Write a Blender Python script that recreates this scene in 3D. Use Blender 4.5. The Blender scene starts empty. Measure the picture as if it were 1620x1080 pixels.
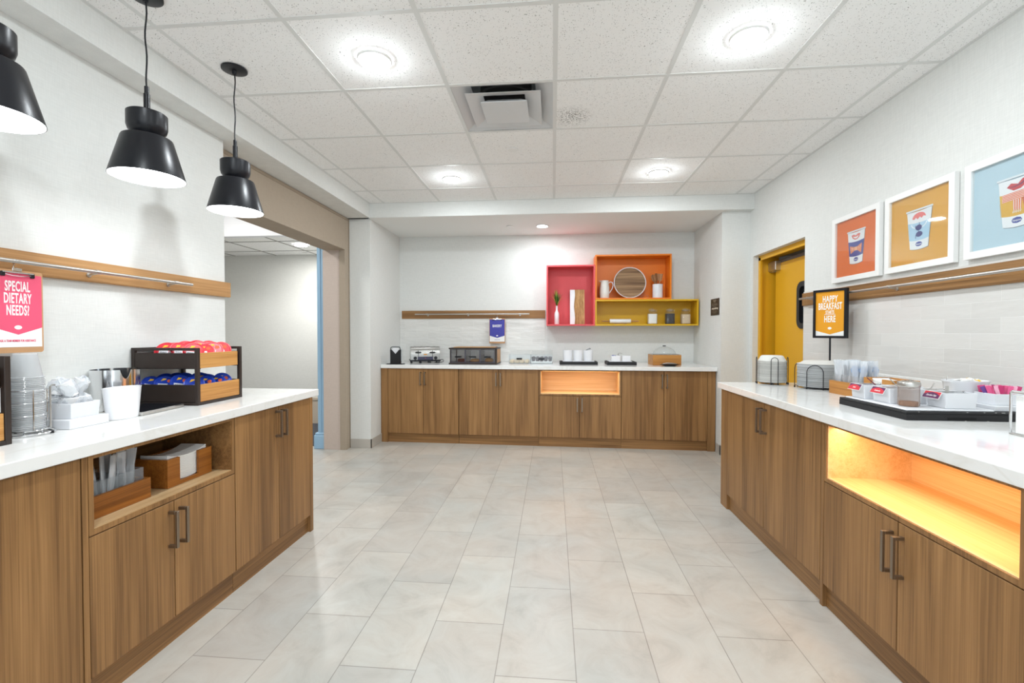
import bpy, bmesh, math, random
from math import sin, cos, pi, radians, sqrt, atan2
from mathutils import Vector, Matrix

# ---------------------------------------------------------------- camera, world, exposure, lights
scene = bpy.context.scene
COL = scene.collection
cam_data = bpy.data.cameras.new('camera')
cam_data.sensor_width = 36.0
cam_data.lens = 725.54 / 1620 * 36.0
cam_data.clip_start = 0.02
cam = bpy.data.objects.new('camera', cam_data)
COL.objects.link(cam)
cam.location = (0, 0, 1.27)
cam.rotation_euler = (pi / 2 - 0.01832, 0, 0.08877)
scene.camera = cam

world = bpy.data.worlds.new('world')
scene.world = world
world.use_nodes = True
wb = world.node_tree.nodes['Background']
wb.inputs[0].default_value = (0.85, 0.935, 1.0, 1)
wb.inputs[1].default_value = 1.5
scene.view_settings.view_transform = 'Standard'
scene.view_settings.look = 'None'
scene.view_settings.gamma = 1.0
scene.view_settings.use_curve_mapping = False
scene.view_settings.exposure = 0.22

ZC = 2.674      # suspended ceiling
ZS = 2.522      # soffits and alcove ceiling

def area_light(name, loc, power, size, color=(1, 1, 1), shape='DISK', size_y=None, rot=(0, 0, 0), spread=pi):
    d = bpy.data.lights.new(name, 'AREA')
    d.energy = power; d.shape = shape; d.size = size; d.color = color; d.spread = spread
    if size_y: d.size_y = size_y
    o = bpy.data.objects.new(name, d)
    COL.objects.link(o)
    o.location = loc; o.rotation_euler = rot
    return o

COOL = (0.89, 0.96, 1.0)
DOWNLIGHTS = [(-0.913, 2.306, ZC), (0.92, 2.285, ZC), (-0.915, 4.125, ZC), (0.915, 4.125, ZC),
              (-0.913, 0.47, ZC), (0.92, 0.47, ZC), (-0.913, -1.36, ZC), (0.92, -1.36, ZC)]
for p in DOWNLIGHTS:
    area_light('downlight_lamp', (p[0], p[1], p[2] - 0.0150), 11, 0.14, COOL)
    ld = bpy.data.lights.new('downlight_lamp', 'POINT')
    ld.energy = 7; ld.shadow_soft_size = 0.045; ld.color = COOL
    lo = bpy.data.objects.new('downlight_lamp', ld); COL.objects.link(lo); lo.location = (p[0], p[1], p[2] - 0.016)
area_light('alcove_lamp', (-0.124, 5.37, ZS - 0.022), 7, 0.13, COOL)
area_light('corridor_lamp', (-3.10, 5.43, 2.36 - 0.022), 18, 0.15, (1, .98, .94))
area_light('corridor_front_fill', (-3.5, 3.9, 2.83), 26, 0.6, (1, .98, .95))  # unseen fill light added to brighten the white bulkhead, no fixture there
PENDANTS = [(-1.69, 2.325), (-1.69, 1.79), (-1.69, 1.235)]

# ---------------------------------------------------------------- materials
def lin(c):
    return tuple((x / 12.92 if x <= 0.04045 else ((x + 0.055) / 1.055) ** 2.4) for x in (v / 255 for v in c)) + (1,)

def new_mat(name):
    m = bpy.data.materials.new(name); m.use_nodes = True
    nt = m.node_tree
    return m, nt, nt.nodes['Principled BSDF']

def mat(name, rgb, rough=0.5, metal=0.0, spec=0.5, trans=0.0, alpha=1.0, emit=None, estr=0.0, ior=1.45, noise=0.0, nscale=20, coat=0.0, bump=0.0, bscale=100):
    m, nt, b = new_mat(name)
    c = lin(rgb)
    b.inputs['Base Color'].default_value = c
    b.inputs['Roughness'].default_value = rough
    b.inputs['Metallic'].default_value = metal
    b.inputs['Specular IOR Level'].default_value = spec
    b.inputs['Transmission Weight'].default_value = trans
    b.inputs['Alpha'].default_value = alpha
    b.inputs['IOR'].default_value = ior
    b.inputs['Coat Weight'].default_value = coat
    if emit:
        b.inputs['Emission Color'].default_value = lin(emit)
        b.inputs['Emission Strength'].default_value = estr
    N = nt.nodes; Lk = nt.links
    if noise or bump:
        tc = N.new('ShaderNodeTexCoord')
    if noise:
        n = N.new('ShaderNodeTexNoise'); n.inputs['Scale'].default_value = nscale; n.inputs['Detail'].default_value = 4
        r = N.new('ShaderNodeMapRange'); r.inputs[3].default_value = 1 - noise; r.inputs[4].default_value = 1 + noise
        mx = N.new('ShaderNodeMix'); mx.data_type = 'RGBA'; mx.blend_type = 'MULTIPLY'; mx.inputs[0].default_value = 1
        Lk.new(tc.outputs['Object'], n.inputs['Vector']); Lk.new(n.outputs['Fac'], r.inputs[0])
        mx.inputs[6].default_value = c; Lk.new(r.outputs[0], mx.inputs[7]); Lk.new(mx.outputs[2], b.inputs['Base Color'])
    if bump:
        n2 = N.new('ShaderNodeTexNoise'); n2.inputs['Scale'].default_value = bscale; n2.inputs['Detail'].default_value = 3
        bp = N.new('ShaderNodeBump'); bp.inputs['Strength'].default_value = bump; bp.inputs['Distance'].default_value = 0.002
        Lk.new(tc.outputs['Object'], n2.inputs['Vector']); Lk.new(n2.outputs['Fac'], bp.inputs['Height']); Lk.new(bp.outputs[0], b.inputs['Normal'])
    return m

def ramp(nt, fac, stops):
    r = nt.nodes.new('ShaderNodeValToRGB')
    e = r.color_ramp.elements
    while len(e) < len(stops): e.new(0.5)
    for i, (p, c) in enumerate(stops):
        e[i].position = p; e[i].color = lin(c) if len(c) == 3 else c
    nt.links.new(fac, r.inputs[0])
    return r

def wood(name, light, mid, dark, axis='Z', rough=0.42, fine=1.0, spec=0.35):
    """straight grained veneer: stretched noise bands, cathedral arches and fine pores"""
    m, nt, b = new_mat(name)
    N, L = nt.nodes, nt.links
    tc = N.new('ShaderNodeTexCoord'); oi = N.new('ShaderNodeObjectInfo')
    mp = N.new('ShaderNodeMapping')
    sc = {'X': (0.55, 9, 9), 'Y': (9, 0.55, 9), 'Z': (9, 9, 0.55)}[axis]
    mp.inputs['Scale'].default_value = tuple(s * fine for s in sc)
    off = N.new('ShaderNodeVectorMath'); off.operation = 'SCALE'; off.inputs[0].default_value = (17.3, 11.1, 5.7)
    L.new(oi.outputs['Random'], off.inputs['Scale']); L.new(off.outputs[0], mp.inputs['Location'])
    L.new(tc.outputs['Object'], mp.inputs['Vector'])
    n1 = N.new('ShaderNodeTexNoise'); n1.inputs['Scale'].default_value = 1.0; n1.inputs['Detail'].default_value = 3; n1.inputs['Distortion'].default_value = 0.6
    L.new(mp.outputs[0], n1.inputs['Vector'])
    k = N.new('ShaderNodeMath'); k.operation = 'MULTIPLY'; k.inputs[1].default_value = 13.0
    s = N.new('ShaderNodeMath'); s.operation = 'SINE'
    L.new(n1.outputs['Fac'], k.inputs[0]); L.new(k.outputs[0], s.inputs[0])
    mp2 = N.new('ShaderNodeMapping')
    sc2 = {'X': (2.5, 200, 200), 'Y': (200, 2.5, 200), 'Z': (200, 200, 2.5)}[axis]
    mp2.inputs['Scale'].default_value = sc2
    L.new(tc.outputs['Object'], mp2.inputs['Vector'])
    n2 = N.new('ShaderNodeTexNoise'); n2.inputs['Scale'].default_value = 1.0; n2.inputs['Detail'].default_value = 2
    L.new(mp2.outputs[0], n2.inputs['Vector'])
    mp3 = N.new('ShaderNodeMapping')
    sc3 = {'X': (0.2, 5, 5), 'Y': (5, 0.2, 5), 'Z': (5, 5, 0.2)}[axis]
    mp3.inputs['Scale'].default_value = sc3; L.new(off.outputs[0], mp3.inputs['Location']); L.new(tc.outputs['Object'], mp3.inputs['Vector'])
    n3 = N.new('ShaderNodeTexNoise'); n3.inputs['Scale'].default_value = 1.3; L.new(mp3.outputs[0], n3.inputs['Vector'])
    mp4 = N.new('ShaderNodeMapping')
    mp4.inputs['Scale'].default_value = {'X': (1.3, 62, 62), 'Y': (62, 1.3, 62), 'Z': (62, 62, 1.3)}[axis]; L.new(off.outputs[0], mp4.inputs['Location']); L.new(tc.outputs['Object'], mp4.inputs['Vector'])
    n4 = N.new('ShaderNodeTexNoise'); n4.inputs['Scale'].default_value = 1.0; n4.inputs['Detail'].default_value = 2; n4.inputs['Distortion'].default_value = 0.3; L.new(mp4.outputs[0], n4.inputs['Vector'])
    def ma(op, a, bb, c=None):
        q = N.new('ShaderNodeMath'); q.operation = op
        for i, v in enumerate((a, bb, c)):
            if v is None: continue
            if isinstance(v, (int, float)): q.inputs[i].default_value = v
            else: L.new(v, q.inputs[i])
        return q.outputs[0]
    v = ma('MULTIPLY_ADD', s.outputs[0], 0.065, 0.0)
    v = ma('MULTIPLY_ADD', n2.outputs['Fac'], 0.42, v)
    v = ma('MULTIPLY_ADD', n4.outputs['Fac'], 0.36, v)
    v = ma('MULTIPLY_ADD', n3.outputs['Fac'], 0.22, v)
    r = ramp(nt, v, [(0.35, dark), (0.52, mid), (0.69, light)])
    L.new(r.outputs[0], b.inputs['Base Color'])
    b.inputs['Roughness'].default_value = rough; b.inputs['Specular IOR Level'].default_value = spec
    bp = N.new('ShaderNodeBump'); bp.inputs['Strength'].default_value = 0.08; bp.inputs['Distance'].default_value = 0.001
    L.new(n2.outputs['Fac'], bp.inputs['Height']); L.new(bp.outputs[0], b.inputs['Normal'])
    return m

def wall_paper(name, rgb, rough=0.75):
    """woven vinyl wall covering: fine crossed threads"""
    m, nt, b = new_mat(name)
    N, L = nt.nodes, nt.links
    tc = N.new('ShaderNodeTexCoord')
    outs = []
    for scl in ((300, 300, 18), (18, 18, 300)):
        mp = N.new('ShaderNodeMapping'); mp.inputs['Scale'].default_value = scl
        L.new(tc.outputs['Object'], mp.inputs['Vector'])
        n = N.new('ShaderNodeTexNoise'); n.inputs['Scale'].default_value = 1; n.inputs['Detail'].default_value = 1
        L.new(mp.outputs[0], n.inputs['Vector']); outs.append(n.outputs['Fac'])
    a = N.new('ShaderNodeMath'); a.operation = 'ADD'
    L.new(outs[0], a.inputs[0]); L.new(outs[1], a.inputs[1])
    c = [x for x in rgb]
    r = ramp(nt, a.outputs[0], [(0.35, tuple(x * 0.97 for x in c)), (0.75, tuple(min(255, x * 1.015) for x in c))])
    # ramp input is 0..2, halve it
    h = N.new('ShaderNodeMath'); h.operation = 'MULTIPLY'; h.inputs[1].default_value = 0.5
    L.new(a.outputs[0], h.inputs[0]); L.new(h.outputs[0], r.inputs[0])
    L.new(r.outputs[0], b.inputs['Base Color']); b.inputs['Roughness'].default_value = rough
    b.inputs['Specular IOR Level'].default_value = 0.25
    bp = N.new('ShaderNodeBump'); bp.inputs['Strength'].default_value = 0.12; bp.inputs['Distance'].default_value = 0.001
    L.new(a.outputs[0], bp.inputs['Height']); L.new(bp.outputs[0], b.inputs['Normal'])
    return m

M = {}
M['walnut'] = wood('walnut_veneer', (168, 126, 80), (147, 108, 66), (114, 81, 48), 'Z')
M['walnut_h'] = wood('walnut_veneer_horizontal', (162, 120, 75), (141, 103, 62), (110, 77, 45), 'X')
M['oak'] = wood('oak_board', (198, 154, 104), (180, 136, 88), (154, 112, 68), 'X', 0.5)
M['maple'] = wood('maple_lining', (232, 204, 164), (224, 192, 148), (208, 172, 126), 'X', 0.45)
M['shelf'] = wood('shelf_lining', (206, 176, 136), (192, 160, 118), (172, 138, 96), 'X', 0.4)
M['honey'] = wood('honey_wood', (206, 150, 84), (190, 132, 66), (160, 104, 46), 'X', 0.4)
M['honey_dark'] = wood('stained_wood', (176, 112, 48), (156, 96, 38), (122, 72, 26), 'X', 0.4)
M['wall'] = wall_paper('wall_covering', (226, 227, 224))
M['taupe'] = wall_paper('taupe_covering', (174, 160, 143))
M['pink_beige'] = wall_paper('beige_covering', (205, 190, 180))
M['smooth'] = mat('smooth_plaster', (236, 236, 233), 0.7)
M['grid'] = mat('ceiling_tee', (222, 223, 221), 0.5)
M['white'] = mat('white_paint', (238, 238, 236), 0.45)
M['black'] = mat('black_metal', (23, 24, 29), 0.32, spec=0.4)
M['blackm'] = mat('black_matte', (24, 24, 26), 0.6)
M['gap'] = mat('carcass_shadow_gap', (60, 42, 26), 0.8)
M['chrome'] = mat('chrome', (225, 226, 228), 0.12, 1.0)
M['steel'] = mat('brushed_steel', (196, 194, 190), 0.32, 1.0)
M['pull'] = mat('bronze_pull', (146, 134, 120), 0.38, 1.0)
M['ceramic'] = mat('white_ceramic', (236, 237, 240), 0.2, coat=0.3)
M['plastic'] = mat('white_melamine', (226, 228, 232), 0.3)
M['espresso'] = mat('espresso_wood', (46, 36, 31), 0.45, noise=0.15, nscale=30)
M['glow'] = mat('lamp_glow', (255, 255, 255), 0.5, emit=(252, 252, 255), estr=25)
M['base_tile'] = mat('porcelain_base', (186, 181, 173), 0.35, noise=0.08, nscale=9)
M['yellow'] = mat('yellow_paint', (222, 166, 30), 0.4)
M['yellow_box'] = mat('yellow_lacquer', (214, 168, 26), 0.4)
M['orange_box'] = mat('orange_lacquer', (232, 124, 10), 0.4)
M['red_box'] = mat('coral_lacquer', (222, 82, 88), 0.4)
M['paper'] = mat('paper', (240, 240, 238), 0.8)
M['pulp'] = mat('moulded_fibre', (206, 205, 200), 0.85, noise=0.05, nscale=60)
M['pulp_grey'] = mat('moulded_fibre_grey', (188, 190, 190), 0.85, noise=0.08, nscale=60)
def tinted(name, a, b_):
    m, nt, b = new_mat(name); oi = nt.nodes.new('ShaderNodeObjectInfo')
    r = ramp(nt, oi.outputs['Random'], [(0.0, a), (1.0, b_)])
    nt.links.new(r.outputs[0], b.inputs['Base Color']); b.inputs['Roughness'].default_value = .85
    return m
M['pulp'] = tinted('moulded_fibre', (222, 221, 216), (198, 197, 192)); M['pulp_grey'] = tinted('moulded_fibre_grey', (206, 208, 208), (150, 153, 154))
M['kraft'] = mat('hardboard', (190, 146, 104), 0.6, noise=0.05, nscale=50)

def glassy(name, rgb, alpha=0.2, rough=0.03):
    """thin clear sheet: mostly see-through with a real gloss"""
    m, nt, b = new_mat(name)
    N, L = nt.nodes, nt.links
    out = N['Material Output']
    tr = N.new('ShaderNodeBsdfTransparent'); tr.inputs[0].default_value = (0.97, 0.98, 0.98, 1)
    gl = N.new('ShaderNodeBsdfGlossy'); gl.inputs['Roughness'].default_value = rough
    df = N.new('ShaderNodeBsdfDiffuse'); df.inputs[0].default_value = lin(rgb)
    lw = N.new('ShaderNodeLayerWeight'); lw.inputs[0].default_value = 0.5
    pw = N.new('ShaderNodeMath'); pw.operation = 'POWER'; pw.inputs[1].default_value = 4.0; L.new(lw.outputs['Facing'], pw.inputs[0])
    fr = N.new('ShaderNodeMath'); fr.operation = 'MULTIPLY_ADD'; fr.inputs[1].default_value = 0.5; fr.inputs[2].default_value = 0.025; L.new(pw.outputs[0], fr.inputs[0])
    mx = N.new('ShaderNodeMixShader'); L.new(tr.outputs[0], mx.inputs[1]); L.new(df.outputs[0], mx.inputs[2]); mx.inputs[0].default_value = alpha
    m2 = N.new('ShaderNodeMixShader'); L.new(fr.outputs[0], m2.inputs[0]); L.new(mx.outputs[0], m2.inputs[1]); L.new(gl.outputs[0], m2.inputs[2])
    L.new(m2.outputs[0], out.inputs[0])
    return m
M['glass'] = glassy('clear_glass', (230, 235, 235), 0.04)
M['acrylic'] = glassy('clear_acrylic', (220, 228, 236), 0.09, 0.06)
M['film'] = glassy('crinkled_film', (236, 240, 246), 0.40, 0.18)
M['smoke'] = glassy('smoked_acrylic', (70, 58, 62), 0.22, 0.05)
M['cupclear'] = glassy('clear_cup_plastic', (214, 216, 218), 0.55, 0.12)

# ---------------------------------------------------------------- geometry helper
class G:
    def __init__(s): s.v = []; s.f = []; s.m = []
    def add(s, vs, fs, mi=0):
        o = len(s.v); s.v += [tuple(v) for v in vs]; s.f += [tuple(i + o for i in f) for f in fs]; s.m += [mi] * len(fs)
        return s
    def box(s, x0, x1, y0, y1, z0, z1, c=0.0, mi=0, T=None):
        x0, x1 = min(x0, x1), max(x0, x1); y0, y1 = min(y0, y1), max(y0, y1); z0, z1 = min(z0, z1), max(z0, z1)
        c = min(c, (x1 - x0) / 2.01, (y1 - y0) / 2.01, (z1 - z0) / 2.01)
        if c <= 0:
            vs = [(x, y, z) for x in (x0, x1) for y in (y0, y1) for z in (z0, z1)]
            fs = [(0, 1, 3, 2), (4, 6, 7, 5), (0, 4, 5, 1), (2, 3, 7, 6), (0, 2, 6, 4), (1, 5, 7, 3)]
        else:
            vs = []; ix = {}
            X = (x0, x1); Y = (y0, y1); Z = (z0, z1); sg = (1, -1)
            for i in (0, 1):
                for j in (0, 1):
                    for k in (0, 1):
                        a = X[i] + sg[i] * c; b = Y[j] + sg[j] * c; d = Z[k] + sg[k] * c
                        ix[i, j, k] = len(vs)
                        vs += [(X[i], b, d), (a, Y[j], d), (a, b, Z[k])]
            q = lambda i, j, k, t: ix[i, j, k] + t
            fs = []
            for i in (0, 1):
                fs.append((q(i, 0, 0, 0), q(i, 1, 0, 0), q(i, 1, 1, 0), q(i, 0, 1, 0)))
                fs.append((q(0, i, 0, 1), q(1, i, 0, 1), q(1, i, 1, 1), q(0, i, 1, 1)))
                fs.append((q(0, 0, i, 2), q(1, 0, i, 2), q(1, 1, i, 2), q(0, 1, i, 2)))
                for j in (0, 1):
                    fs.append((q(i, j, 0, 0), q(i, j, 1, 0), q(i, j, 1, 1), q(i, j, 0, 1)))
                    fs.append((q(i, 0, j, 0), q(i, 1, j, 0), q(i, 1, j, 2), q(i, 0, j, 2)))
                    fs.append((q(0, i, j, 1), q(1, i, j, 1), q(1, i, j, 2), q(0, i, j, 2)))
                    for k in (0, 1):
                        fs.append((q(i, j, k, 0), q(i, j, k, 1), q(i, j, k, 2)))
        if T: vs = [tuple(T @ Vector(v)) for v in vs]
        return s.add(vs, fs, mi)
    def lathe(s, prof, n=32, c=(0, 0, 0), sx=1, sy=1, mi=0, T=None, cap0=True, cap1=True):
        vs = []; fs = []
        for (r, z) in prof:
            for i in range(n):
                a = 2 * pi * i / n
                vs.append((c[0] + r * cos(a) * sx, c[1] + r * sin(a) * sy, c[2] + z))
        for j in range(len(prof) - 1):
            for i in range(n):
                k = (i + 1) % n
                fs.append((j * n + i, j * n + k, (j + 1) * n + k, (j + 1) * n + i))
        if cap0 and prof[0][0] > 1e-6: fs.append(tuple(range(n)))
        if cap1 and prof[-1][0] > 1e-6: fs.append(tuple((len(prof) - 1) * n + i for i in range(n)))
        if T: vs = [tuple(T @ Vector(v)) for v in vs]
        return s.add(vs, fs, mi)
    def cyl(s, p0, p1, r, n=16, mi=0, r1=None):
        p0, p1 = Vector(p0), Vector(p1); d = p1 - p0
        T = Matrix.Translation(p0) @ d.to_track_quat('Z', 'Y').to_matrix().to_4x4()
        return s.lathe([(r, 0), (r1 if r1 is not None else r, d.length)], n, mi=mi, T=T)
    def tube(s, pts, r, n=8, mi=0, closed=False):
        P = [Vector(p) for p in pts]; m = len(P); vs = []; fs = []
        up = None
        for i in range(m):
            a = P[(i - 1) % m] if (closed or i > 0) else P[i]
            b = P[(i + 1) % m] if (closed or i < m - 1) else P[i]
            t = (b - a).normalized()
            if up is None:
                up = Vector((0, 0, 1)) if abs(t.z) < 0.9 else Vector((1, 0, 0))
            u = t.cross(up)
            if u.length < 1e-4: u = t.cross(Vector((0, 1, 0)))
            u.normalize(); w = u.cross(t).normalized(); up = w
            rr = r[i] if isinstance(r, (list, tuple)) else r
            for k in range(n):
                an = 2 * pi * k / n
                vs.append(P[i] + u * cos(an) * rr + w * sin(an) * rr)
        for i in range(m if closed else m - 1):
            j = (i + 1) % m
            for k in range(n):
                l = (k + 1) % n
                fs.append((i * n + k, i * n + l, j * n + l, j * n + k))
        if not closed:
            fs.append(tuple(range(n))); fs.append(tuple((m - 1) * n + k for k in range(n)))
        return s.add(vs, fs, mi)
    def prism(s, poly, y0, y1, mi=0, T=None):
        """polygon in the x,z plane extruded along y"""
        n = len(poly)
        vs = [(x, y0, z) for x, z in poly] + [(x, y1, z) for x, z in poly]
        fs = [tuple(range(n)), tuple(range(n, 2 * n))] + [(i, (i + 1) % n, n + (i + 1) % n, n + i) for i in range(n)]
        if T: vs = [tuple(T @ Vector(v)) for v in vs]
        return s.add(vs, fs, mi)
    def hprism(s, poly, z0, z1, mi=0):
        n = len(poly)
        vs = [(x, y, z0) for x, y in poly] + [(x, y, z1) for x, y in poly]
        fs = [tuple(range(n)), tuple(range(n, 2 * n))] + [(i, (i + 1) % n, n + (i + 1) % n, n + i) for i in range(n)]
        return s.add(vs, fs, mi)
    def sphere(s, c, r, n=12, sx=1, sy=1, sz=1, mi=0):
        pr = [(max(1e-5, r * sin(pi * j / (n // 2))), -r * cos(pi * j / (n // 2)) * sz) for j in range(n // 2 + 1)]
        return s.lathe(pr, n, c, sx, sy, mi)
    def build(s, name, mats, parent=None, loc=None, smooth=35):
        me = bpy.data.meshes.new(name)
        me.from_pydata(s.v, [], s.f)
        if not isinstance(mats, (list, tuple)): mats = [mats]
        for mm in mats: me.materials.append(mm)
        if len(mats) > 1: me.polygons.foreach_set('material_index', s.m)
        bm = bmesh.new(); bm.from_mesh(me)
        bmesh.ops.recalc_face_normals(bm, faces=bm.faces)
        bm.to_mesh(me); bm.free()
        if smooth:
            me.polygons.foreach_set('use_smooth', [True] * len(me.polygons))
            me.set_sharp_from_angle(angle=radians(smooth))
        me.update()
        o = bpy.data.objects.new(name, me); COL.objects.link(o)
        if parent: o.parent = parent
        if loc: o.location = loc
        return o

def thing(name, label, cat, loc=(0, 0, 0), rz=0.0, group=None):
    o = bpy.data.objects.new(name, None); COL.objects.link(o)
    o.empty_display_size = 0.05
    o.location = loc; o.rotation_euler = (0, 0, rz)
    o['label'] = label; o['category'] = cat
    if group: o['group'] = group
    return o
def tag(o, label, cat, group=None, kind=None):
    o['label'] = label; o['category'] = cat
    if group: o['group'] = group
    if kind: o['kind'] = kind
    return o
def struct(o, label=None):
    o['kind'] = 'structure'
    if label: o['label'] = label
    return o
def dup(root, loc=None, rot=None, label=None, group=None):
    r = root.copy(); COL.objects.link(r)
    if loc is not None: r.location = loc
    if rot is not None: r.rotation_euler = rot
    if label: r['label'] = label
    if group: r['group'] = group
    for ch in list(root.children):
        c = ch.copy(); COL.objects.link(c); c.parent = r
        for g in list(ch.children):
            d = g.copy(); COL.objects.link(d); d.parent = c
    return r

def text(name, body, size, x, z, y, m, parent, sx=1.0, bold=0.0, align='CENTER', shear=0.0, T=None, depth=0.0004, spacing=1.0):
    """flat lettering in the x,z plane of its parent, facing local -y"""
    cu = bpy.data.curves.new(name, 'FONT'); cu.body = body; cu.size = size
    cu.align_x = align; cu.align_y = 'CENTER'; cu.extrude = depth; cu.offset = bold; cu.shear = shear
    cu.space_character = spacing; cu.resolution_u = 3
    tmp = bpy.data.objects.new('tmp', cu)
    COL.objects.link(tmp)
    me = bpy.data.meshes.new_from_object(tmp)
    bpy.data.objects.remove(tmp); bpy.data.curves.remove(cu)
    for v in me.vertices:
        p = Vector((x + v.co.x * sx, y - v.co.z, z + v.co.y))
        v.co = (T @ p) if T else p
    me.materials.clear(); me.materials.append(m)
    me.name = name
    o = bpy.data.objects.new(name, me); COL.objects.link(o); o.parent = parent
    return o

def rrect(x0, x1, z0, z1, r, n=6):
    out = []
    for cx, cz, a0 in ((x1 - r, z1 - r, 0), (x0 + r, z1 - r, pi / 2), (x0 + r, z0 + r, pi), (x1 - r, z0 + r, 1.5 * pi)):
        for i in range(n + 1):
            a = a0 + pi / 2 * i / n
            out.append((cx + r * cos(a), cz + r * sin(a)))
    return out
def ring(g, outer, inner, y0, y1, mi=0):
    n = len(outer)
    vs = [(x, y0, z) for x, z in outer] + [(x, y0, z) for x, z in inner] + [(x, y1, z) for x, z in outer] + [(x, y1, z) for x, z in inner]
    fs = []
    for i in range(n):
        j = (i + 1) % n
        fs += [(i, j, n + j, n + i), (2 * n + i, 2 * n + j, 3 * n + j, 3 * n + i), (i, j, 2 * n + j, 2 * n + i), (n + i, n + j, 3 * n + j, 3 * n + i)]
    g.add(vs, fs, mi)
# ---------------------------------------------------------------- room shell
XL, XR = -2.14, 2.025          # left and right wall faces
YB = 5.87                      # alcove back wall
YF = -2.4                      # the room goes on behind the camera

def brick_nodes(nt, ux, vx, uo, vo, bw, rh, mortar, c1, c2, cm, smooth=0.1):
    N, L = nt.nodes, nt.links
    tc = N.new('ShaderNodeTexCoord'); sp = N.new('ShaderNodeSeparateXYZ'); L.new(tc.outputs['Object'], sp.inputs[0])
    cb = N.new('ShaderNodeCombineXYZ')
    for i, (ax, off) in enumerate(((ux, uo), (vx, vo))):
        a = N.new('ShaderNodeMath'); a.operation = 'ADD'; a.inputs[1].default_value = off
        L.new(sp.outputs[ax], a.inputs[0]); L.new(a.outputs[0], cb.inputs[i])
    br = N.new('ShaderNodeTexBrick'); L.new(cb.outputs[0], br.inputs['Vector'])
    br.offset = 0.5; br.offset_frequency = 2; br.squash = 1
    br.inputs['Color1'].default_value = lin(c1); br.inputs['Color2'].default_value = lin(c2); br.inputs['Mortar'].default_value = lin(cm)
    br.inputs['Scale'].default_value = 1; br.inputs['Mortar Size'].default_value = mortar; br.inputs['Mortar Smooth'].default_value = smooth
    br.inputs['Brick Width'].default_value = bw; br.inputs['Row Height'].default_value = rh
    return tc, br

def floor_material():
    m, nt, b = new_mat('stone_look_porcelain_floor'); N, L = nt.nodes, nt.links
    tc, br = brick_nodes(nt, 'Y', 'X', -1.6665 + 5.99, -0.088 + 6.0, 0.599, 0.3, 0.0019, (197, 195, 190), (185, 184, 181), (150, 146, 141))
    n = N.new('ShaderNodeTexNoise'); n.inputs['Scale'].default_value = 4.2; n.inputs['Detail'].default_value = 8; n.inputs['Roughness'].default_value = 0.66; n.inputs['Distortion'].default_value = 1.3
    L.new(tc.outputs['Object'], n.inputs['Vector'])
    r = ramp(nt, n.outputs['Fac'], [(0.28, (224, 221, 217)), (0.45, (242, 239, 235)), (0.55, (247, 246, 243)), (0.7, (255, 255, 253))])
    mx = N.new('ShaderNodeMix'); mx.data_type = 'RGBA'; mx.blend_type = 'MULTIPLY'; mx.inputs[0].default_value = 0.9
    L.new(br.outputs['Color'], mx.inputs[6]); L.new(r.outputs[0], mx.inputs[7])
    n2 = N.new('ShaderNodeTexNoise'); n2.inputs['Scale'].default_value = 1.7; n2.inputs['Detail'].default_value = 3
    L.new(tc.outputs['Object'], n2.inputs['Vector'])
    r2 = ramp(nt, n2.outputs['Fac'], [(0.4, (255, 250, 246)), (0.62, (246, 248, 248))])
    mx2 = N.new('ShaderNodeMix'); mx2.data_type = 'RGBA'; mx2.blend_type = 'MULTIPLY'; mx2.inputs[0].default_value = 1
    L.new(mx.outputs[2], mx2.inputs[6]); L.new(r2.outputs[0], mx2.inputs[7])
    L.new(mx2.outputs[2], b.inputs['Base Color'])
    rr = N.new('ShaderNodeMapRange'); rr.inputs[3].default_value = 0.22; rr.inputs[4].default_value = 0.42
    L.new(n.outputs['Fac'], rr.inputs[0]); L.new(rr.outputs[0], b.inputs['Roughness'])
    bp = N.new('ShaderNodeBump'); bp.invert = True; bp.inputs['Strength'].default_value = 0.35; bp.inputs['Distance'].default_value = 0.001
    L.new(br.outputs['Fac'], bp.inputs['Height']); L.new(bp.outputs[0], b.inputs['Normal'])
    return m

def subway(name, ux, uo, vo, bw, rh, c1, c2, cm, wave=0.5):
    m, nt, b = new_mat(name); N, L = nt.nodes, nt.links
    tc, br = brick_nodes(nt, ux, 'Z', uo, vo, bw, rh, 0.0012, c1, c2, cm, 0.4)
    L.new(br.outputs['Color'], b.inputs['Base Color'])
    b.inputs['Roughness'].default_value = 0.13
    mp = N.new('ShaderNodeMapping'); mp.inputs['Scale'].default_value = (7, 7, 24); L.new(tc.outputs['Object'], mp.inputs['Vector'])
    n = N.new('ShaderNodeTexNoise'); n.inputs['Scale'].default_value = 1; n.inputs['Detail'].default_value = 2
    L.new(mp.outputs[0], n.inputs['Vector'])
    b1 = N.new('ShaderNodeBump'); b1.inputs['Strength'].default_value = wave; b1.inputs['Distance'].default_value = 0.006
    L.new(n.outputs['Fac'], b1.inputs['Height'])
    b2 = N.new('ShaderNodeBump'); b2.invert = True; b2.inputs['Strength'].default_value = 0.6; b2.inputs['Distance'].default_value = 0.0015
    L.new(br.outputs['Fac'], b2.inputs['Height']); L.new(b1.outputs[0], b2.inputs['Normal'])
    L.new(b2.outputs[0], b.inputs['Normal'])
    return m

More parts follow.
